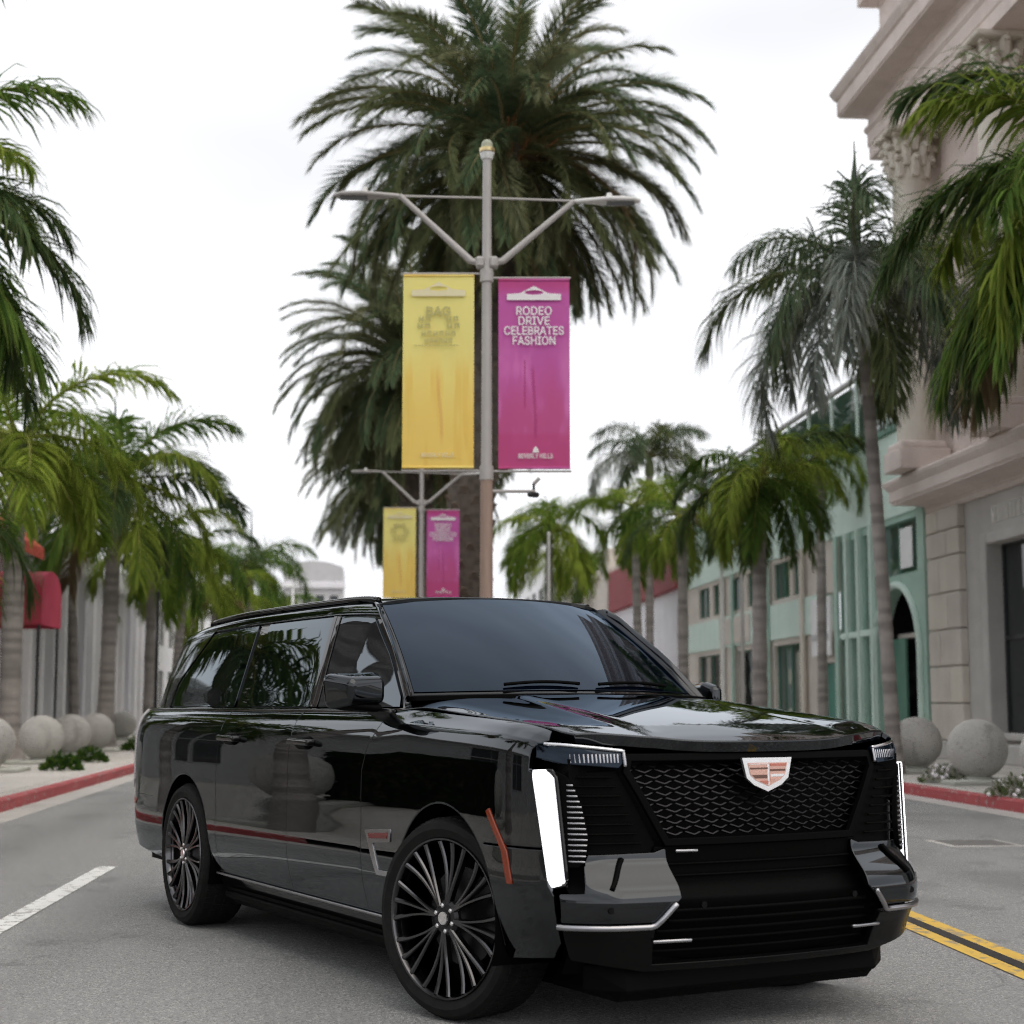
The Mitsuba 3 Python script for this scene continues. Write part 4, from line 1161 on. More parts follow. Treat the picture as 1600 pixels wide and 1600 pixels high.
def spoke_mesh(a, da):
    r = np.linspace(.055, .318, 9); pts = []
    vs, fs = [], []
    for i, rr in enumerate(r):
        t = i / 8
        ang = a + da * (t ** .8)
        w = .0090 * (1 - .25 * math.sin(t * 3.1)) + .003 * t
        y = .128 - .028 * t + .035 * t ** 3
        c, s = math.cos(ang), math.sin(ang)
        for dw, dy in ((-w, -.03), (-w, -.004), (-w * .5, .003), (w * .5, .003), (w, -.004), (w, -.03)):
            vs.append((rr * c - dw * s, rr * s + dw * c, y + dy))
    for i in range(8):
        for k in range(5):
            a0, b0 = i * 6 + k, i * 6 + k + 1
            fs += [[a0, b0, b0 + 6], [a0, b0 + 6, a0 + 6]]
    return trimesh.Trimesh(np.array(vs), np.array(fs), process=False)


spokes = []
for kk in range(8):
    a = kk * math.pi / 4 + .2
    spokes += [spoke_mesh(a - .045, -.20), spoke_mesh(a + .045, .20), spoke_mesh(a, 0.0)]
tread = []
for i in range(72):
    for yy, l in ((-.085, .05), (-.028, .045), (.028, .045), (.085, .05)):
        a = (i + (.5 if abs(yy) < .05 else 0)) / 72 * 2 * math.pi
        b = bbox(-.014, .014, yy - l / 2, yy + l / 2, -.006, .0035, .003); R = trimesh.transformations.rotation_matrix(0, [0, 0, 1])
        v = b.vertices; rr = .4165 + v[:, 2] - np.where(np.abs(yy) > .05, .003, 0); th = a + v[:, 0] / .417
        tread.append((np.stack([rr * np.cos(th), rr * np.sin(th), v[:, 1]], -1), b.faces))
tread = cat(tread)
WH = {}
for side in (-1, 1):
    d = {}
    d['tyre'] = mikit.ply(lay(cat([revolve(tprof, 72), tread]), side), 'm_rubber', 35)
    d['rim'] = mikit.ply(lay(revolve([(.31, -.12), (.302, -.05), (.302, .09), (.319, .118), (.330, .130), (.3335, .137), (.331, .142), (.324, .140), (.316, .126), (.310, .10), (.308, .02), (.308, -.11)], 72), side), 'm_wheelface', 35)
    d['brake_disc'] = mikit.ply(lay(revolve([(0, .0), (.205, .0), (.205, .02), (0, .02)], 48), side), 'm_wheeldark', 30)
    d['hub'] = mikit.ply(lay(revolve([(0, .10), (.075, .10), (.075, .116), (.062, .128), (.036, .128), (.034, .134), (0, .136)], 40), side), 'm_wheeldark', 30)
    d['centre_cap'] = mikit.ply(lay(revolve([(0, .136), (.028, .136), (.026, .141), (0, .142)], 24), side), 'm_silver', 30)
    d['backing'] = mikit.ply(lay(revolve([(0, -.06), (.308, -.06), (.308, -.05), (0, -.05)], 48), side), 'm_black', 30)
    d['spokes'] = [mikit.ply(lay(m.copy(), side), 'm_wheelface', 25) for m in spokes]
    nut = []
    for i in range(6):
        m = revolve([(0, .118), (.0095, .118), (.0095, .134), (.005, .138), (0, .138)], 10); m.apply_translation([.053 * math.cos(i * math.pi / 3), .053 * math.sin(i * math.pi / 3), 0]); nut.append(mikit.ply(lay(m, side), 'm_silver', 30))
    d['nuts'] = nut
    WH[side] = d
for px_, sd, steer in ((0, -1, 15), (-WB, -1, 0), (0, 1, 15), (-WB, 1, 0)):
    a = math.radians(steer)
    M = np.eye(4); M[:2, :2] = [[math.cos(a), -math.sin(a)], [math.sin(a), math.cos(a)]]
    sp_ = RNG.uniform(0, 1.0); R = np.eye(4); R[[0, 0, 2, 2], [0, 2, 0, 2]] = [math.cos(sp_), math.sin(sp_), -math.sin(sp_), math.cos(sp_)]
    M[:3, 3] = [px_, sd * (.862), .4205]
    W = T((CAR @ M @ R).tolist()); d = WH[sd]
    wk = numbered(SUV + '__wheel')
    for nm in ('tyre', 'rim', 'brake_disc', 'hub', 'centre_cap', 'backing'):
        put(wk, nm, {**d[nm], 'to_world': W})
    for s_ in d['spokes']:
        put(wk, 'spoke', {**s_, 'to_world': W})
    for s_ in d['nuts']:
        put(wk, 'lug_nut', {**s_, 'to_world': W})

# ------------------------------------------------------------------ palms
def leaf_mesh(L, e0, droop, n, ll, width, hang, t0, seed, col, phi0=62, phi1=28, vee=18, pw=1.35, segs=3, clump=0.0, stalk=.030):
    """One frond from the origin, heading along +x at elevation e0: stalk and leaflets, with vertex colours."""
    r = np.random.default_rng(seed)
    K = 24; t = np.linspace(0, 1, K); ang = np.radians(e0) - np.radians(droop) * t ** pw
    dx, dz = np.cos(ang), np.sin(ang); ds = L / (K - 1)
    X = np.concatenate([[0], np.cumsum(.5 * (dx[1:] + dx[:-1]) * ds)]); Z = np.concatenate([[0], np.cumsum(.5 * (dz[1:] + dz[:-1]) * ds)])
    sway = r.uniform(-.10, .10) * L * t ** 2
    C = np.stack([X, sway, Z], 1)
    rad = stalk * (1 - .85 * t) * (1 + 1.2 * np.exp(-t * 14)) + .003
    st_ = tube(C, rad, 4, caps=False)
    ti = np.linspace(t0, .995, n)
    ti = np.clip(np.repeat(ti, 2) + r.normal(0, .35 / n, 2 * n), t0 * .9, 1)
    side = np.tile([-1, 1], n)
    p = np.stack([np.interp(ti, t, C[:, k]) for k in range(3)], 1)
    a = np.interp(ti, t, ang); Tn = np.stack([np.cos(a), 0 * a, np.sin(a)], 1); Nn = np.stack([-np.sin(a), 0 * a, np.cos(a)], 1); Bn = np.array([0, 1., 0])
    u = (ti - t0) / (1 - t0)
    ln = ll * (.45 + .75 * np.sin(np.pi * np.clip(.12 + .80 * u, 0, 1))) * r.uniform(.8, 1.12, 2 * n)
    phi = np.radians(phi0 + (phi1 - phi0) * u + r.normal(0, 5, 2 * n)); ve = np.radians(vee + r.normal(0, 10 + 20 * clump, 2 * n))
    d = np.cos(phi)[:, None] * Tn + np.sin(phi)[:, None] * (np.cos(ve)[:, None] * side[:, None] * Bn + np.sin(ve)[:, None] * Nn)
    V = []; W = []
    q = p.copy(); m = 2 * n
    hg = hang * r.uniform(.7, 1.3, m)
    wid = width * r.uniform(.8, 1.2, m)
    prof_ = [.55, 1.0, .75, 0] if segs == 3 else [.6, 1.0, 0]
    for k in range(segs + 1):
        wd = np.cross(d, Nn + .3 * side[:, None] * Bn); wd /= np.linalg.norm(wd, axis=1, keepdims=True) + 1e-9
        h = wid[:, None] * .5 * prof_[k] * wd
        V.append(q - h); V.append(q + h)
        if k < segs:
            d = d + hg[:, None] * np.array([0, 0, -1.0]) * (k + .6) / segs; d /= np.linalg.norm(d, axis=1, keepdims=True)
            q = q + d * (ln / segs)[:, None]
    V = np.stack(V, 1)                                    # m, 2(segs+1), 3
    ff = []
    for k in range(segs):
        a0, b0, c0, d0 = 2 * k, 2 * k + 1, 2 * k + 3, 2 * k + 2
        ff += [[a0, b0, c0]] + ([[a0, c0, d0]] if k < segs - 1 else [])
    nv = 2 * (segs + 1)
    F = (np.arange(m)[:, None, None] * nv + np.array(ff)[None]).reshape(-1, 3)
    base = np.array(col[0]); tip = np.array(col[1])
    mixv = np.clip(r.normal(.45, .28, m), 0, 1)
    cc = base[None] * (1 - mixv[:, None]) + tip[None] * mixv[:, None]
    cc = cc * r.uniform(.75, 1.25, m)[:, None]
    Cc = np.repeat(cc[:, None], nv, 1); Cc[:, -2:] = Cc[:, -2:] * .6 + .4 * np.array([.22, .17, .07])
    Vs = np.array(st_.vertices); cs_ = np.tile(np.array(col[2]), (len(Vs), 1))
    VV = np.vstack([Vs, V.reshape(-1, 3)]); FF = np.vstack([np.array(st_.faces), F + len(Vs)]); CC = np.vstack([cs_, Cc.reshape(-1, 3)])
    return VV, FF, CC


KINDS = {
    'date': dict(L=4.9, droop=78, n=165, ll=.70, width=.036, hang=.30, t0=.09, phi0=56, phi1=24, vee=20, pw=1.5, segs=2, clump=.3, stalk=.055),
    'king': dict(L=2.75, droop=95, n=84, ll=.74, width=.044, hang=.85, t0=.12, phi0=66, phi1=30, vee=16, pw=1.3, segs=3, clump=.4, stalk=.034),
    'queen': dict(L=2.6, droop=105, n=110, ll=.66, width=.030, hang=1.0, t0=.10, phi0=66, phi1=30, vee=20, pw=1.2, segs=3, clump=1.0, stalk=.028),
}
COLS = {
    'date': [((.065, .095, .058), (.145, .19, .115), (.40, .33, .20)), ((.085, .102, .055), (.195, .21, .115), (.36, .29, .16)), ((.11, .115, .072), (.245, .24, .155), (.34, .28, .17))],
    'king': [((.040, .085, .024), (.105, .180, .042), (.20, .24, .09)), ((.070, .120, .024), (.185, .245, .050), (.26, .28, .10)), ((.032, .062, .030), (.085, .130, .062), (.16, .18, .08))],
    'lime': [((.085, .145, .024), (.230, .300, .060), (.28, .31, .12)), ((.055, .115, .022), (.165, .240, .048), (.24, .29, .10))],
    'queen': [((.055, .085, .050), (.15, .19, .115), (.30, .30, .22)), ((.15, .17, .155), (.40, .42, .385), (.36, .35, .30)), ((.055, .075, .034), (.14, .165, .075), (.28, .26, .13))],
}
for k_, g_ in (('king', (1.62, 1.50, 1.3)), ('lime', (1.50, 1.40, 1.2)), ('date', (1.18, 1.28, 1.15)), ('queen', (1.15, 1.18, 1.15))):
    COLS[k_] = [tuple(tuple(min(.62, c * g) for c, g in zip(v, g_)) for v in row) for row in COLS[k_]]
COLS['dead'] = [((.16, .115, .065), (.30, .23, .14), (.28, .21, .13))]
CACHE = {}


def frond_dict(kind, pal, e, i, dens=1.0):
    key = (kind, pal, int(round(e / 12.0)), i, dens)
    if key not in CACHE:
        k = dict(KINDS[kind]); k['n'] = int(k['n'] * dens)
        if e < -20:
            k['droop'] *= .55
        V, F, C = leaf_mesh(e0=key[2] * 12.0, seed=abs(hash((kind == 'date', key[2], i))) % 9999 + (17 if kind == 'date' else 31 if kind == 'king' else 53) + key[2] * 7 + i * 131, col=COLS[pal][i], **k)
        CACHE[key] = mikit.ply((V, F), 'm_leaf', False, color=C)
    return CACHE[key]


def palm(label, base, top, kind, pal, n, e_hi, e_lo, trunk_r, trunk_m, scale=1.0, group=None, name='palm_tree', shaft=1.0, bend=.15, dens=1.0, spear=0.0, az0=None, fr_sc=(.85, 1.1), elist=None, boots=0, skirt=0, seed=0):
    r = np.random.default_rng(100 + seed)
    key = thing(name, label, 'palm tree', group)
    base, top = np.array(base, float), np.array(top, float)
    n_r = 40; u = np.linspace(0, 1, n_r)
    side = np.array([top[1] - base[1], -(top[0] - base[0]), 0]); side = side / (np.linalg.norm(side) + 1e-9)
    p = base + (top - base) * u[:, None]
    p[:, :2] += ((top - base)[:2] * (u ** (1 + bend) - u)[:, None])
    rings = 1 + .045 * np.sin(u * (top[2] - base[2]) * 2 * math.pi / .16) + r.normal(0, .012, n_r)
    rad = trunk_r * (1.0 + .5 * np.exp(-u * 22) - .18 * u) * rings
    if kind == 'date':
        rad = trunk_r * (1 + .10 * np.sin(u * 9 + 1) + .25 * np.exp(-u * 14) + .12 * u) * (1 + r.normal(0, .03, n_r))
    obj(key, 'trunk', tube(p, rad, 16), trunk_m, 50)
    if boots:
        ms = []
        H = top[2] - base[2]
        nb = int(boots)
        for i in range(nb):
            uu = .12 + .90 * i / nb; a = i * 2.39996
            q = np.array([np.interp(uu, u, p[:, k]) for k in range(3)]); rr = np.interp(uu, u, rad)
            s = .16 + .05 * r.random()
            o = np.array([math.cos(a), math.sin(a), 0]); tg = np.array([-o[1], o[0], 0])
            v = np.array([q + o * (rr - .02) - tg * s * .75, q + o * (rr - .02) + tg * s * .75, q + o * (rr + .11) + tg * s * .30 + [0, 0, s * 1.05], q + o * (rr + .11) - tg * s * .30 + [0, 0, s * 1.05], q + o * (rr - .03) - tg * s * .4 + [0, 0, s * 1.25], q + o * (rr - .03) + tg * s * .4 + [0, 0, s * 1.25]])
            ms.append((v, np.array([[0, 1, 2], [0, 2, 3], [3, 2, 5], [3, 5, 4], [0, 3, 4], [1, 5, 2]])))
        k = obj(key, 'leaf_scars', cat(ms), 'm_boot'); tag(k, kind='stuff')
    if kind == 'date':   # orange fibre and cut stalks at the heart
        ms = []
        for i in range(60):
            a = r.uniform(0, 6.28); z0 = r.uniform(-1.0, .5); o = np.array([math.cos(a), math.sin(a), 0]); rr = trunk_r * r.uniform(.6, 1.0)
            q0 = top + o * rr + [0, 0, z0]; ms.append(tube([q0, q0 + o * .35 + [0, 0, .45], q0 + o * .9 + [0, 0, .8]], [.07, .05, .03], 5))
        k = obj(key, 'leaf_bases', cat(ms), 'm_fibre', 40); tag(k, kind='stuff')
    elif shaft > 0:
        z = np.linspace(0, 1, 8); pp = top + np.stack([0 * z, 0 * z, shaft * z], 1)
        obj(key, 'crownshaft', tube(pp, trunk_r * np.array([.95, 1.15, 1.12, 1.0, .85, .7, .55, .4]), 14), 'm_shaft', 50)
    head = top + np.array([0, 0, max(0.0, shaft * .88) if kind != 'date' else 0.0])
    for i in range(n):
        e = elist[i] if elist is not None else e_hi + (e_lo - e_hi) * ((i + .5) / n) ** (.66 if kind == 'date' else .85) + r.normal(0, 4)
        az = (i * 137.508 + r.normal(0, 9)) % 360 if az0 is None else az0[i]
        ci = int(r.integers(len(COLS[pal])))
        sc = scale * r.uniform(*fr_sc) * (1.0 if e > -30 else .86)
        dead = e < 0 and r.random() < .05
        d = frond_dict(kind, 'dead' if dead else pal, e, 0 if dead else ci, dens)
        off = trunk_r * (.9 if kind == 'date' else .3)
        hz = head[2] + ((.45 * (e / 80.0) - .45 * (1 - e / 80.0)) if kind == 'date' else -.10 * r.random())
        tw = T().translate([head[0] + off * math.cos(math.radians(az)), head[1] + off * math.sin(math.radians(az)), hz]).rotate([0, 0, 1], az).rotate([1, 0, 0], float(r.normal(0, 10))).scale(sc)
        put(key, 'frond', {**d, 'to_world': tw})
    if spear > 0:
        q = head + np.array([0, 0, -.1]); b = r.uniform(-.08, .08)
        obj(key, 'spear_leaf', cat([tube([q, q + [b, .02, spear * .5], q + [b * 1.5, 0, spear]], [.045, .07, .008], 6), tube([q, q + [-.14, .05, spear * .35], q + [-.2, .05, spear * .62]], [.03, .05, .006], 6)]), 'm_spear', 40)
    return key


pr('m_spear', (.035, .050, .035), .5)
G = .145
# the three date palms on the median
for i, (bx, tx, ty, D, lab) in enumerate(((716, 792, 215, 40.0, 'tallest date palm on the median, its huge crown filling the top of the street'),
                                        (655, 645, 560, 56.0, 'second date palm on the median, partly hidden behind the yellow banner'),
                                        (628, 632, 715, 78.0, 'third and farthest date palm in the median row, just above the car roof'))):
    b = at(bx, 1101, D); b[2] = .1; tp = at(tx, ty, D)
    palm(lab, b, tp, 'date', 'date', 165, 88, -58, .58 if i == 0 else .5, 'm_trunkdate', scale=(.98, .98, 1.02)[i], group='date palms along the median', name='date_palm', bend=.5, boots=260, seed=i, fr_sc=(.9, 1.06))


def palm_px(label, bpx, tpx, tpy, D, kind, pal, n, e_hi, e_lo, r=.16, **kw):
    b = at(bpx, 1101, D); b[2] = G; tp = at(tpx, tpy, D)
    return palm(label, b, tp, kind, pal, n, e_hi, e_lo, r, 'm_trunkgrey', **kw)


LG, RG = 'street palms along the left pavement', 'street palms along the right pavement'
palm_px('nearest palm on the left, only its fronds reaching into the photo', -212, -188, 430, 20, 'king', 'king', 40, 72, -62, .17, scale=1.05, group=LG, seed=11)
palm_px('palm with grey trunk in front of the red canopy at the left edge', 16, 26, 745, 35, 'king', 'lime', 17, 62, -28, .24, scale=1.25, group=LG, seed=12)
palm_px('palm with thick ringed trunk behind the large stone balls on the left', 165, 180, 800, 46, 'king', 'king', 19, 72, -30, .24, scale=1.5, group=LG, seed=13, spear=2.6)
palm_px('bright lime green palm drooping over the left pavement', 232, 238, 880, 52, 'king', 'lime', 12, 55, -40, .18, scale=1.15, group=LG, seed=14)
palm_px('dark green palm just left of the rear of the car', 268, 290, 895, 62, 'king', 'king', 13, 55, -40, .19, scale=1.2, group=LG, seed=15)
palm_px('slim palm among the left row with its crown hidden by nearer fronds', 118, 108, 800, 52, 'king', 'king', 10, 60, -35, .16, scale=1.0, group=LG, seed=16)
palm_px('feathery pale palm with upright spear in the left distance', 392, 392, 905, 92, 'queen', 'king', 20, 70, -40, .2, scale=1.5, group=LG, seed=17, spear=3.2)
palm_px('small distant palm beside the curved roof building', 425, 430, 965, 120, 'queen', 'king', 16, 60, -40, .2, scale=1.5, group=LG, seed=18)
palm_px('distant palm between the rear of the car and the pale far building', 330, 335, 960, 80, 'king', 'lime', 15, 60, -40, .2, scale=1.3, group=LG, seed=19)
# right
palm_px('huge green palm at the right edge in front of the pink building', 1790, 1782, 395, 19.5, 'king', 'king', 52, 74, -66, .19, scale=1.18, dens=1.2, group=RG, seed=21)
palm_px('tall slender palm with silvery fronds beside the pink building', 1396, 1346, 490, 28.0, 'queen', 'queen', 24, 72, -26, .125, scale=1.28, group=RG, seed=22, spear=2.6, shaft=.7)
palm_px('dense dark green drooping palm before the green building', 1187, 1186, 800, 34.5, 'king', 'king', 21, 64, -62, .17, scale=.88, group=RG, seed=23, shaft=.9, dens=1.2)
palm_px('yellowish green palm behind the tall slender one', 1285, 1282, 765, 41, 'king', 'lime', 12, 60, -35, .13, scale=.62, group=RG, seed=24)
palm_px('palm with pale grey trunk in front of the white shop wall', 1068, 1066, 850, 47, 'king', 'king', 12, 55, -50, .17, scale=.85, group=RG, seed=25)
palm_px('light green palm above the dark red fascia', 1000, 992, 830, 55, 'king', 'lime', 12, 62, -40, .16, scale=1.15, group=RG, seed=26)
palm_px('wispy grey green palm rising behind the light green one', 1015, 1015, 745, 66, 'queen', 'queen', 15, 78, 5, .18, scale=1.25, group=RG, seed=27)
palm_px('loose palm just right of the lamp post, over the car bonnet side', 858, 858, 850, 66, 'king', 'lime', 15, 60, -50, .17, scale=1.3, group=RG, seed=28)
palm_px('farthest palm right of the median, low over the car roof', 905, 905, 905, 95, 'queen', 'king', 16, 60, -45, .2, scale=1.5, group=RG, seed=29)
# mirrored in the car, left and behind the camera
for i, s in enumerate((2.0, 8.5, 14.0)):
    q = st(s, -6.0, G); palm(('palm beyond the left edge, beside the photographer', 'palm beyond the left edge, level with the car', 'palm beyond the left edge, ahead of the car')[i], q, q + [0.1, .2, 6.2], 'king', 'king', 13, 60, -30, .17, 'm_trunkgrey', group=LG, seed=31 + i)
for i, (s, h) in enumerate(((16.4, 2.7), (22.5, 3.2))):  # unseen short palms, added to break up the reflection in the side glass
    q = st(s, -6.1, G)
    palm(('short palm added out of view, put in for the rear door glass reflection', 'short palm added out of view, put in for the quarter window reflection')[i], q, q + [0, .1, h], 'king', 'king', 14, 62, -20, .15, 'm_trunkgrey', group=LG, seed=51 + i, scale=.8, shaft=.7)
# terrace plants on the green building
for i, s in enumerate((41.5, 44.0, 47.5)):
    palm(('yellow green terrace plant above the arched doorway', 'middle terrace plant behind the glass balustrade', 'farthest terrace plant on the green building')[i], st(s, TR + 1.0, 7.9), st(s, TR + 1.0, 8.5), 'king', 'lime', 11, 70, 5, .05, 'm_trunkgrey', scale=.55, name='terrace_plant', shaft=0, seed=41 + i)

# ------------------------------------------------------------------ lamp posts and banners
pr('m_finial', (.38, .40, .30), .5)


def lamp(label, D, px):
    key = thing('street_lamp', label, 'street lamp', 'lamp posts on the median')
    b = at(px, 1101, D); x, y = b[0], b[1]
    zz = lambda py: CAM_H + (1101 - py) / F_PX * 17.2       # heights as read off the nearer lamp
    zt, zj, zb = zz(212), zz(398), zz(742)
    k = obj(key, 'pole', tube([(x, y, zb), (x, y, zt)], [.060, .046], 18), 'm_polegrey', 40)
    obj(key, 'lower_pole', tube([(x, y, .1), (x, y, .5), (x, y, zb - .02)], [.11, .075, .066], 18), 'm_polebrown', 40)
    obj(key, 'base', tube([(x, y, .1), (x, y, .28), (x, y, .34), (x, y, .55)], [.22, .21, .15, .10], 20), 'm_polebrown', 40)
    obj(key, 'collar', tube([(x, y, zb - .05), (x, y, zb + .10)], .075, 18), 'm_polegrey', 40)
    obj(key, 'finial', rounded_hull([(x, y, zt + .03), (x, y, zt + .06)], .062), 'm_finial', 40)
    obj(key, 'finial_ring', tube([(x, y, zt - .02), (x, y, zt + .02)], .085, 18), 'm_gold', 40)
    obj(key, 'finial_base', tube([(x, y, zt - .10), (x, y, zt - .03)], [.06, .08], 16), 'm_lampwhite', 40)
    zl, zr = zz(287), zz(296)
    for sg, ze in ((-1, zl), (1, zr)):
        xe = x + sg * .94
        obj(key, 'arm', tube([(x + sg * .06, y, zj), (x + sg * .17, y, zj + .02), (xe, y, ze)], [.042, .040, .030], 12), 'm_polegrey', 40)
        obj(key, 'arm_clamp', bbox(x + sg * .03, x + sg * .12, y - .07, y + .07, zj - .06, zj + .06, .02), 'm_polegrey')
        h = rounded_hull([(xe + sg * .02, y, ze), (xe + sg * .70, y, ze + .005), (xe + sg * .40, y - .11, ze), (xe + sg * .40, y + .11, ze), (xe + sg * .62, y - .09, ze), (xe + sg * .62, y + .09, ze)], .022)
        hk = obj(key, 'lamp_head', h, 'm_lampwhite' if sg > 0 else 'm_polegrey', 40)
        obj(hk, 'photocell', tube([(xe + sg * .38, y, ze + .02), (xe + sg * .38, y, ze + .085)], [.035, .03], 10), 'm_lampwhite', 40)
        obj(hk, 'lens', bbox(xe + min(sg * .35, sg * .65), xe + max(sg * .35, sg * .65), y - .07, y + .07, ze - .030, ze - .021, .004), 'm_panegrey')
    obj(key, 'crossbar', tube([(x - .94, y, zl - .005), (x, y - .0, zz(291)), (x + .94, y, zr)], .013, 8), 'm_polegrey', 40)
    for sg, z0, z1 in ((-1, 418, 732), (1, 425, 733)):
        for z in (zz(z0) + .015, zz(z1) - .015):
            obj(key, 'banner_rod', tube([(x + sg * .04, y, z), (x + sg * .90, y, z)], .012, 8), 'm_polegrey', 40)
        obj(key, 'band', tube([(x, y, zz(z0) - .03), (x, y, zz(z0) + .06)], .072, 16), 'm_polegrey', 40)
    return key, x, y, zz


def flat_text(parent, name, lines, m, cx, y, z0, widths, lh, bold=True):
    """Printed lettering: each line fitted to a width, centred at cx, standing 3 mm proud of the cloth."""
    for i, (tx, w) in enumerate(zip(lines, widths)):
        me = meshkit.text_mesh(tx, lh * .82, .002, bold); v = me.vertices.copy()
        v[:, 0] = (v[:, 0] - (v[:, 0].min() + v[:, 0].max()) / 2) * w / np.ptp(v[:, 0])
        me.vertices = np.stack([cx + v[:, 0], y - v[:, 2], z0 - i * lh - lh * .82 + v[:, 1]], 1)
        obj(parent, name, me, m)


def banner(label, x0, x1, y, z0, z1, m, kind):
    key = thing('banner', label, 'banner', 'street banners on the lamp posts')
    nx, nz = 14, 40
    gx, gz = np.meshgrid(np.linspace(0, 1, nx), np.linspace(0, 1, nz))
    gx, gz = gx.ravel(), gz.ravel()
    yy = y - .010 * np.sin(gz * 5 + gx * 2) * np.sin(np.pi * gz) - .006 * np.sin(gx * 9) * gz * (1 - gz) * 4
    P = np.stack([x0 + (x1 - x0) * gx, yy, z0 + (z1 - z0) * gz], 1)
    F = []
    for j in range(nz - 1):
        for i in range(nx - 1):
            a = j * nx + i; F += [[a, a + 1, a + nx + 1], [a, a + nx + 1, a + nx]]
    obj(key, 'cloth', trimesh.Trimesh(P, np.array(F), process=False), m, True, uv=np.stack([gx, gz], 1))
    W, H, cx, yf = x1 - x0, z1 - z0, (x0 + x1) / 2, y - .022
    for z in (z0 + .012, z1 - .012):
        obj(key, 'hem', tube([(x0, y, z), (x1, y, z)], .014, 8), m, 40, )
    mk = 'm_print'
    # emblem: a bar with a low gable over it
    zc = z1 - H * .085
    gable = Polygon([(-.38 * W, -.030 * H), (.38 * W, -.030 * H), (.38 * W, .002 * H), (.20 * W, .006 * H), (0, .045 * H), (-.20 * W, .006 * H), (-.38 * W, .002 * H)])
    oval = Point(0, 0).buffer(1, 24); from shapely import affinity
    hole = affinity.translate(affinity.scale(oval, .13 * W, .012 * H), 0, .010 * H)
    for ring, mm, o in ((gable.difference(hole), mk, 0), ):
        me = trimesh.creation.extrude_polygon(ring, .002, engine='earcut'); v = me.vertices.copy(); me.vertices = np.stack([cx + v[:, 0], yf - v[:, 2], zc + v[:, 1]], 1); obj(key, 'emblem', me, mm if kind == 'pink' else 'm_printcream')
    if kind == 'pink':
        flat_text(key, 'lettering', ['RODEO', 'DRIVE', 'CELEBRATES', 'FASHION'], mk, cx, yf, z1 - H * .150, [.50 * W, .44 * W, .84 * W, .60 * W], .0525 * H)
        flat_text(key, 'small_lettering', ['BEVERLY HILLS'], mk, cx + .02 * W, yf, z0 + H * .078, [.48 * W], .028 * H)
        me = trimesh.creation.extrude_polygon(Polygon([(-.05 * W, 0), (.05 * W, 0), (.03 * W, .02 * H), (0, .034 * H), (-.03 * W, .02 * H)]), .002, engine='earcut'); v = me.vertices.copy(); me.vertices = np.stack([cx + .02 * W + v[:, 0], yf - v[:, 2], z0 + H * .084 + v[:, 1]], 1); obj(key, 'small_emblem', me, mk)
    else:
        flat_text(key, 'lettering', ['BAG'], 'm_printdark', cx, yf, z1 - H * .170, [.34 * W], .055 * H)
        r = np.random.default_rng(5)
        for row, (w, z) in enumerate(((.58, .232), (.62, .268), (.50, .308), (.40, .345))):
            n = 6; ms = []
            for i in range(n):
                if row in (0, 1) and i in (2, 3):
                    continue
                a = cx + (-.5 + (i + .5) / n) * w * W; hw = w * W / n * .34; zz_ = z1 - H * z
                ms.append(bbox(a - hw, a - hw * .5, yf - .002, yf, zz_ - .013 * H, zz_ + .013 * H)); ms.append(bbox(a + hw * .4, a + hw, yf - .002, yf, zz_ - .013 * H, zz_ + .013 * H)); ms.append(bbox(a - hw * .5, a + hw * .4, yf - .002, yf, zz_ + (.006 if i % 2 else -.006) * H, zz_ + (.012 if i % 2 else 0) * H))
            obj(key, 'worn_lettering', cat(ms), 'm_printdark')
        obj(key, 'underline', bbox(cx - .34 * W, cx + .28 * W, yf - .002, yf, z1 - H * .372, z1 - H * .369), 'm_printdark')
        flat_text(key, 'small_lettering', ['BEVERLY HILLS'], 'm_printcream', cx, yf, z0 + H * .078, [.46 * W], .026 * H)
    return key


pr('m_printcream', (.72, .66, .42), .7)
for i, (D, px, lab) in enumerate(((17.2, 759.5, 'nearer two armed lamp post carrying the large yellow and pink banners'), (38.3, 657, 'farther two armed lamp post on the median, left of the nearer one'))):
    lk, x, y, zz = lamp(lab, D, px)
    banner(('large yellow banner on the left of the nearer lamp post', 'small yellow banner on the farther lamp post')[i], x - .895, x - .135, y - .016, zz(731), zz(418), 'm_banner_yellow', 'yellow')
    banner(('large magenta banner on the right of the nearer lamp post', 'small magenta banner on the farther lamp post')[i], x + .125, x + .885, y - .016, zz(732), zz(425), 'm_banner_pink', 'pink')
    if i == 0:
        ck = thing('security_camera', 'small security camera on a thin arm right of the nearer lamp post', 'camera')
        z = zz(767)
        obj(ck, 'bracket', tube([(x + .066, y, z), (x + .52, y, z)], .018, 8), 'm_polegrey', 40)
        obj(ck, 'mount', tube([(x + .50, y, z - .05), (x + .50, y, z + .10)], .014, 8), 'm_darkmetalframe', 40)
        obj(ck, 'housing', rounded_hull([(x + .46, y - .06, z - .04), (x + .53, y + .06, z - .03)], .03), 'm_darkmetalframe', 40)
        obj(ck, 'antenna', tube([(x + .50, y, z + .08), (x + .56, y, z + .14)], .02, 8), 'm_polegrey', 40)
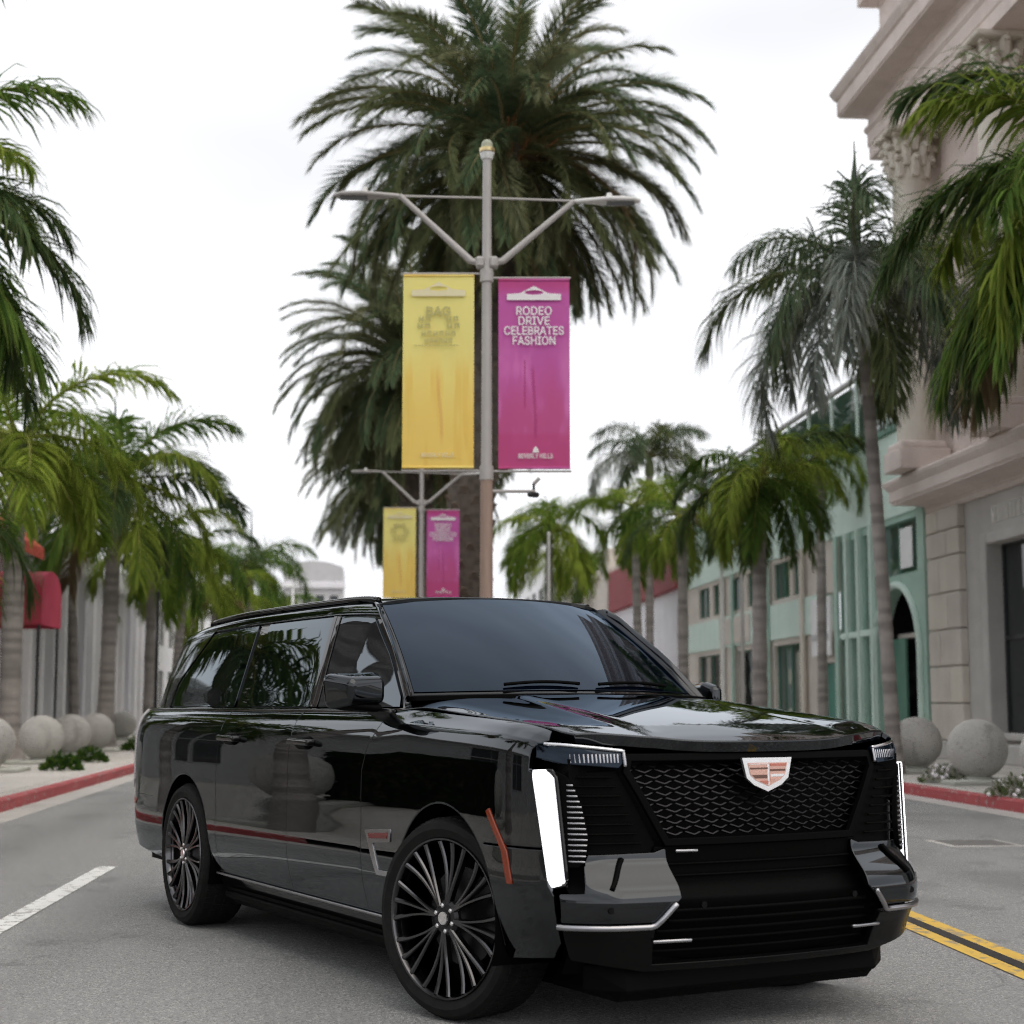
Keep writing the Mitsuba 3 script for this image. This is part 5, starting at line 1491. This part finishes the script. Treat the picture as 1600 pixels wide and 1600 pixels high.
# slim posts among the palms
for i, (px, D, h, m, lab) in enumerate(((1131, 47, 5.3, 'm_lampwhite', 'slim white post in front of the dark shop window graphics'), (1162, 44, 5.0, 'm_polegrey', 'slim grey post between the white post and the dense palm'),
                                         (1000, 62, 6.5, 'm_polegrey', 'thin grey post before the red fascia'), (858, 60, 7.5, 'm_lampwhite', 'pale post under the loose palm right of the lamp'), (243, 48, 4.5, 'm_darkmetalframe', 'thin dark post in the left row of palms'))):
    key = thing('post', lab, 'post'); b = at(px, 1101, D)
    obj(key, 'shaft', tube([(b[0], b[1], .15), (b[0], b[1], h)], [.06, .045], 12), m, 40)
    obj(key, 'cap', tube([(b[0], b[1], h), (b[0], b[1], h + .06), (b[0], b[1], h + .12)], [.06, .07, .02], 12), m, 40)
    obj(key, 'foot', tube([(b[0], b[1], .14), (b[0], b[1], .30)], [.11, .08], 12), m, 40)
# far mast arm over the left lanes
key = thing('mast_arm', 'thin pale signal mast arm far away above the rear of the car', 'mast arm')
b = at(455, 1101, 110.0); z = at(400, 916, 110)[2]; xl = at(358, 916, 110)[0]
obj(key, 'pole', tube([(b[0], b[1], .1), (b[0], b[1], z + .3)], [.12, .09], 10), 'm_lampwhite', 40)
obj(key, 'arm', tube([(b[0], b[1], z), (xl, b[1], z + .15)], [.08, .05], 10), 'm_lampwhite', 40)
obj(key, 'signal_head', bbox(xl + .8, xl + 1.15, b[1] - .2, b[1] + .1, z - .75, z + .25, .05), 'm_darkmetalframe')

# ------------------------------------------------------------------ stone balls, plants
def ball(label, px, D, group, r=.44):
    key = thing('stone_ball', label, 'stone ball', group)
    b = at(px, 1101, D); s, t = b[:2] @ U2, b[:2] @ N2
    m = trimesh.creation.icosphere(subdivisions=4, radius=r)
    m.vertices *= 1 + .006 * (meshkit.fbm(m.vertices * 5 + px, 3)[:, None] - .5)
    m.apply_translation([b[0], b[1], .25 + r - .03])
    obj(key, 'ball', m, 'm_sphere', True)
    obj(key, 'square_pad', stbox(s - .62, s + .62, t - .60, t + .60, .14, .215, .03), 'm_pad')
    obj(key, 'collar', tube([(b[0], b[1], .213), (b[0], b[1], .262)], [.24, .19], 24), 'm_pad', 40)
    return s, t


LB, RB = 'stone ball bollards on the left pavement', 'stone ball bollards on the right pavement'
spots = []
for px, D, lab in ((-14, 29.0, 'stone ball cut by the left edge of the photo'), (66, 33.0, 'largest whole stone ball in the left row'), (112, 37.2, 'third stone ball in the left row'), (151, 41.5, 'fourth stone ball in the left row, beside the dark gap'),
                   (193, 55, 'small stone ball far along the left row, by the rear of the car'), (222, 70, 'farthest stone ball of the left row')):
    spots.append(ball(lab, px, D, LB))
for s in (9.5, 14.5, 19.5, 24.5):
    b = st(s, -6.6, 0); k = (b[0] / b[1] * F_PX * math.cos(PITCH)) + 800
    ball(f'stone ball beyond the left edge of the photo, {("nearest", "second", "third", "fourth")[int((s - 9.5) / 5)]} from the photographer', k, b[1], LB)
for px, D, lab in ((1430, 28.6, 'stone ball just right of the front of the car'), (1525, 24.6, 'second stone ball from the car on the right pavement'), (1645, 21.6, 'stone ball cut by the right edge of the photo')):
    spots.append(ball(lab, px, D, RB))


def shrub(name, label, pos, rx, rz, n, cols, ls, cat_, seed, group=None, bloom=None):
    r = np.random.default_rng(seed); key = thing(name, label, cat_, group)
    a = r.uniform(0, 2 * math.pi, n); q = r.random(n) ** .5
    P = np.stack([pos[0] + rx * q * np.cos(a), pos[1] + rx * q * np.sin(a), pos[2] + rz * (1 - q ** 2) * r.uniform(.2, 1, n)], 1)
    d = np.stack([np.cos(a) * q, np.sin(a) * q, r.uniform(.3, 1.0, n)], 1) + r.normal(0, .25, (n, 3)); d /= np.linalg.norm(d, axis=1, keepdims=True)
    w = np.cross(d, r.normal(0, 1, (n, 3))); w /= np.linalg.norm(w, axis=1, keepdims=True)
    l = ls * r.uniform(.6, 1.3, n)[:, None]
    V = np.stack([P, P + d * l * .5 + w * l * .28, P + d * l, P + d * l * .5 - w * l * .28], 1).reshape(-1, 3)
    F = (np.arange(n)[:, None, None] * 4 + np.array([[0, 1, 2], [0, 2, 3]])[None]).reshape(-1, 3)
    C = np.array(cols)[r.integers(len(cols), size=n)] * r.uniform(.75, 1.25, n)[:, None]
    k = put(key, 'foliage', mikit.ply((V, F), 'm_leaf', False, color=np.repeat(C, 4, 0))); tag(k, kind='stuff')
    obj(key, 'stems', cat([tube([pos, pos + np.array([rx * .5 * math.cos(b), rx * .5 * math.sin(b), rz * .6])], [.012, .006], 5) for b in np.linspace(0, 5.5, 6)]), 'm_shaft', 40)
    if bloom:
        nb = 46; i = r.integers(n, size=nb); ms = []
        for j in i:
            s = trimesh.creation.icosphere(subdivisions=0, radius=.030 * r.uniform(.7, 1.3)); s.apply_translation(P[j] + d[j] * .05); ms.append(s)
        k = obj(key, 'flowers', cat(ms), bloom); tag(k, kind='stuff')
    return key


GR = [(.055, .11, .02), (.10, .16, .03), (.03, .07, .02)]
for i, (px, D, lab) in enumerate(((40, 29.5, 'bright green tuft between the first two stone balls on the left'), (92, 33.5, 'low green tuft beside the largest whole ball on the left'), (172, 42, 'small green tuft past the fourth left ball'), (212, 52, 'far green tuft near the rear of the car'))):
    b = at(px, 1101, D); s, t = b[:2] @ U2, b[:2] @ N2
    shrub('low_plant', lab, st(s, t + .65, .15), .34, .30, 420, GR, .10, 'plant', 60 + i, 'low green plants on the left pavement')
WHT = [(.40, .40, .33), (.50, .48, .42), (.12, .16, .07)]
for i, (px, D, lab) in enumerate(((1474, 24.8, 'white flowering clump between the two whole balls on the right'), (1585, 21.2, 'white flowering clump near the right edge, by the kerb'), (1388, 28.4, 'pale clump beside the front of the car, left of the first ball'))):
    b = at(px, 1101, D); s, t = b[:2] @ U2, b[:2] @ N2
    t = min(t, 8.75)
    shrub('flower_clump', lab, st(s, t, .15), .36, .26, 500, WHT, .085, 'flowers', 70 + i, 'white flower clumps on the right kerb', 'm_print')

# clipped hedging added out of view, to darken the reflection in the front door
r = np.random.default_rng(88); n = 9000
q = np.stack([r.uniform(10.4, 14.4, n), r.uniform(-7.6, -6.9, n), r.uniform(.2, 1.35, n)], 1)
ax = r.integers(3, size=n); f = r.random(n) < .8
q[f & (ax == 0), 2] = 1.35; q[f & (ax == 1), 1] = -6.9; q[f & (ax == 2), 0] = np.where(r.random((f & (ax == 2)).sum()) < .5, 10.4, 14.4)
q += r.normal(0, .03, q.shape); Pq = st(q[:, 0], q[:, 1], q[:, 2]); d = r.normal(0, 1, (n, 3)); d /= np.linalg.norm(d, axis=1, keepdims=True); w = np.cross(d, r.normal(0, 1, (n, 3))); w /= np.linalg.norm(w, axis=1, keepdims=True)
V = np.stack([Pq - d * .05, Pq + w * .03, Pq + d * .05, Pq - w * .03], 1).reshape(-1, 3); F = (np.arange(n)[:, None, None] * 4 + np.array([[0, 1, 2], [0, 2, 3]])[None]).reshape(-1, 3)
key = thing('added_hedge', 'clipped dark green hedging added out of view, to darken the front door reflection', 'added_hedge')
tag(put(key, 'foliage', mikit.ply((V, F), 'm_leaf', False, color=np.repeat(np.array([[.02, .045, .015]]) * r.uniform(.5, 1.5, (n, 1)), 4, 0))), kind='stuff')
obj(key, 'core', stbox(10.45, 14.35, -7.55, -6.95, .15, 1.30, .1), 'm_soil')

key = thing('utility_cover', 'small square metal utility cover set in the road at the right', 'utility cover')
c = ground_st(1522, 1318)
obj(key, 'frame', stbox(c[0] - .36, c[0] + .36, c[1] - .36, c[1] + .36, -.03, .006, .004), 'm_gutter')
obj(key, 'lid', stbox(c[0] - .29, c[0] + .29, c[1] - .29, c[1] + .29, -.02, .011, .004), 'm_coverlid')
pr('m_coverlid', (.16, .155, .15), .6, .3)
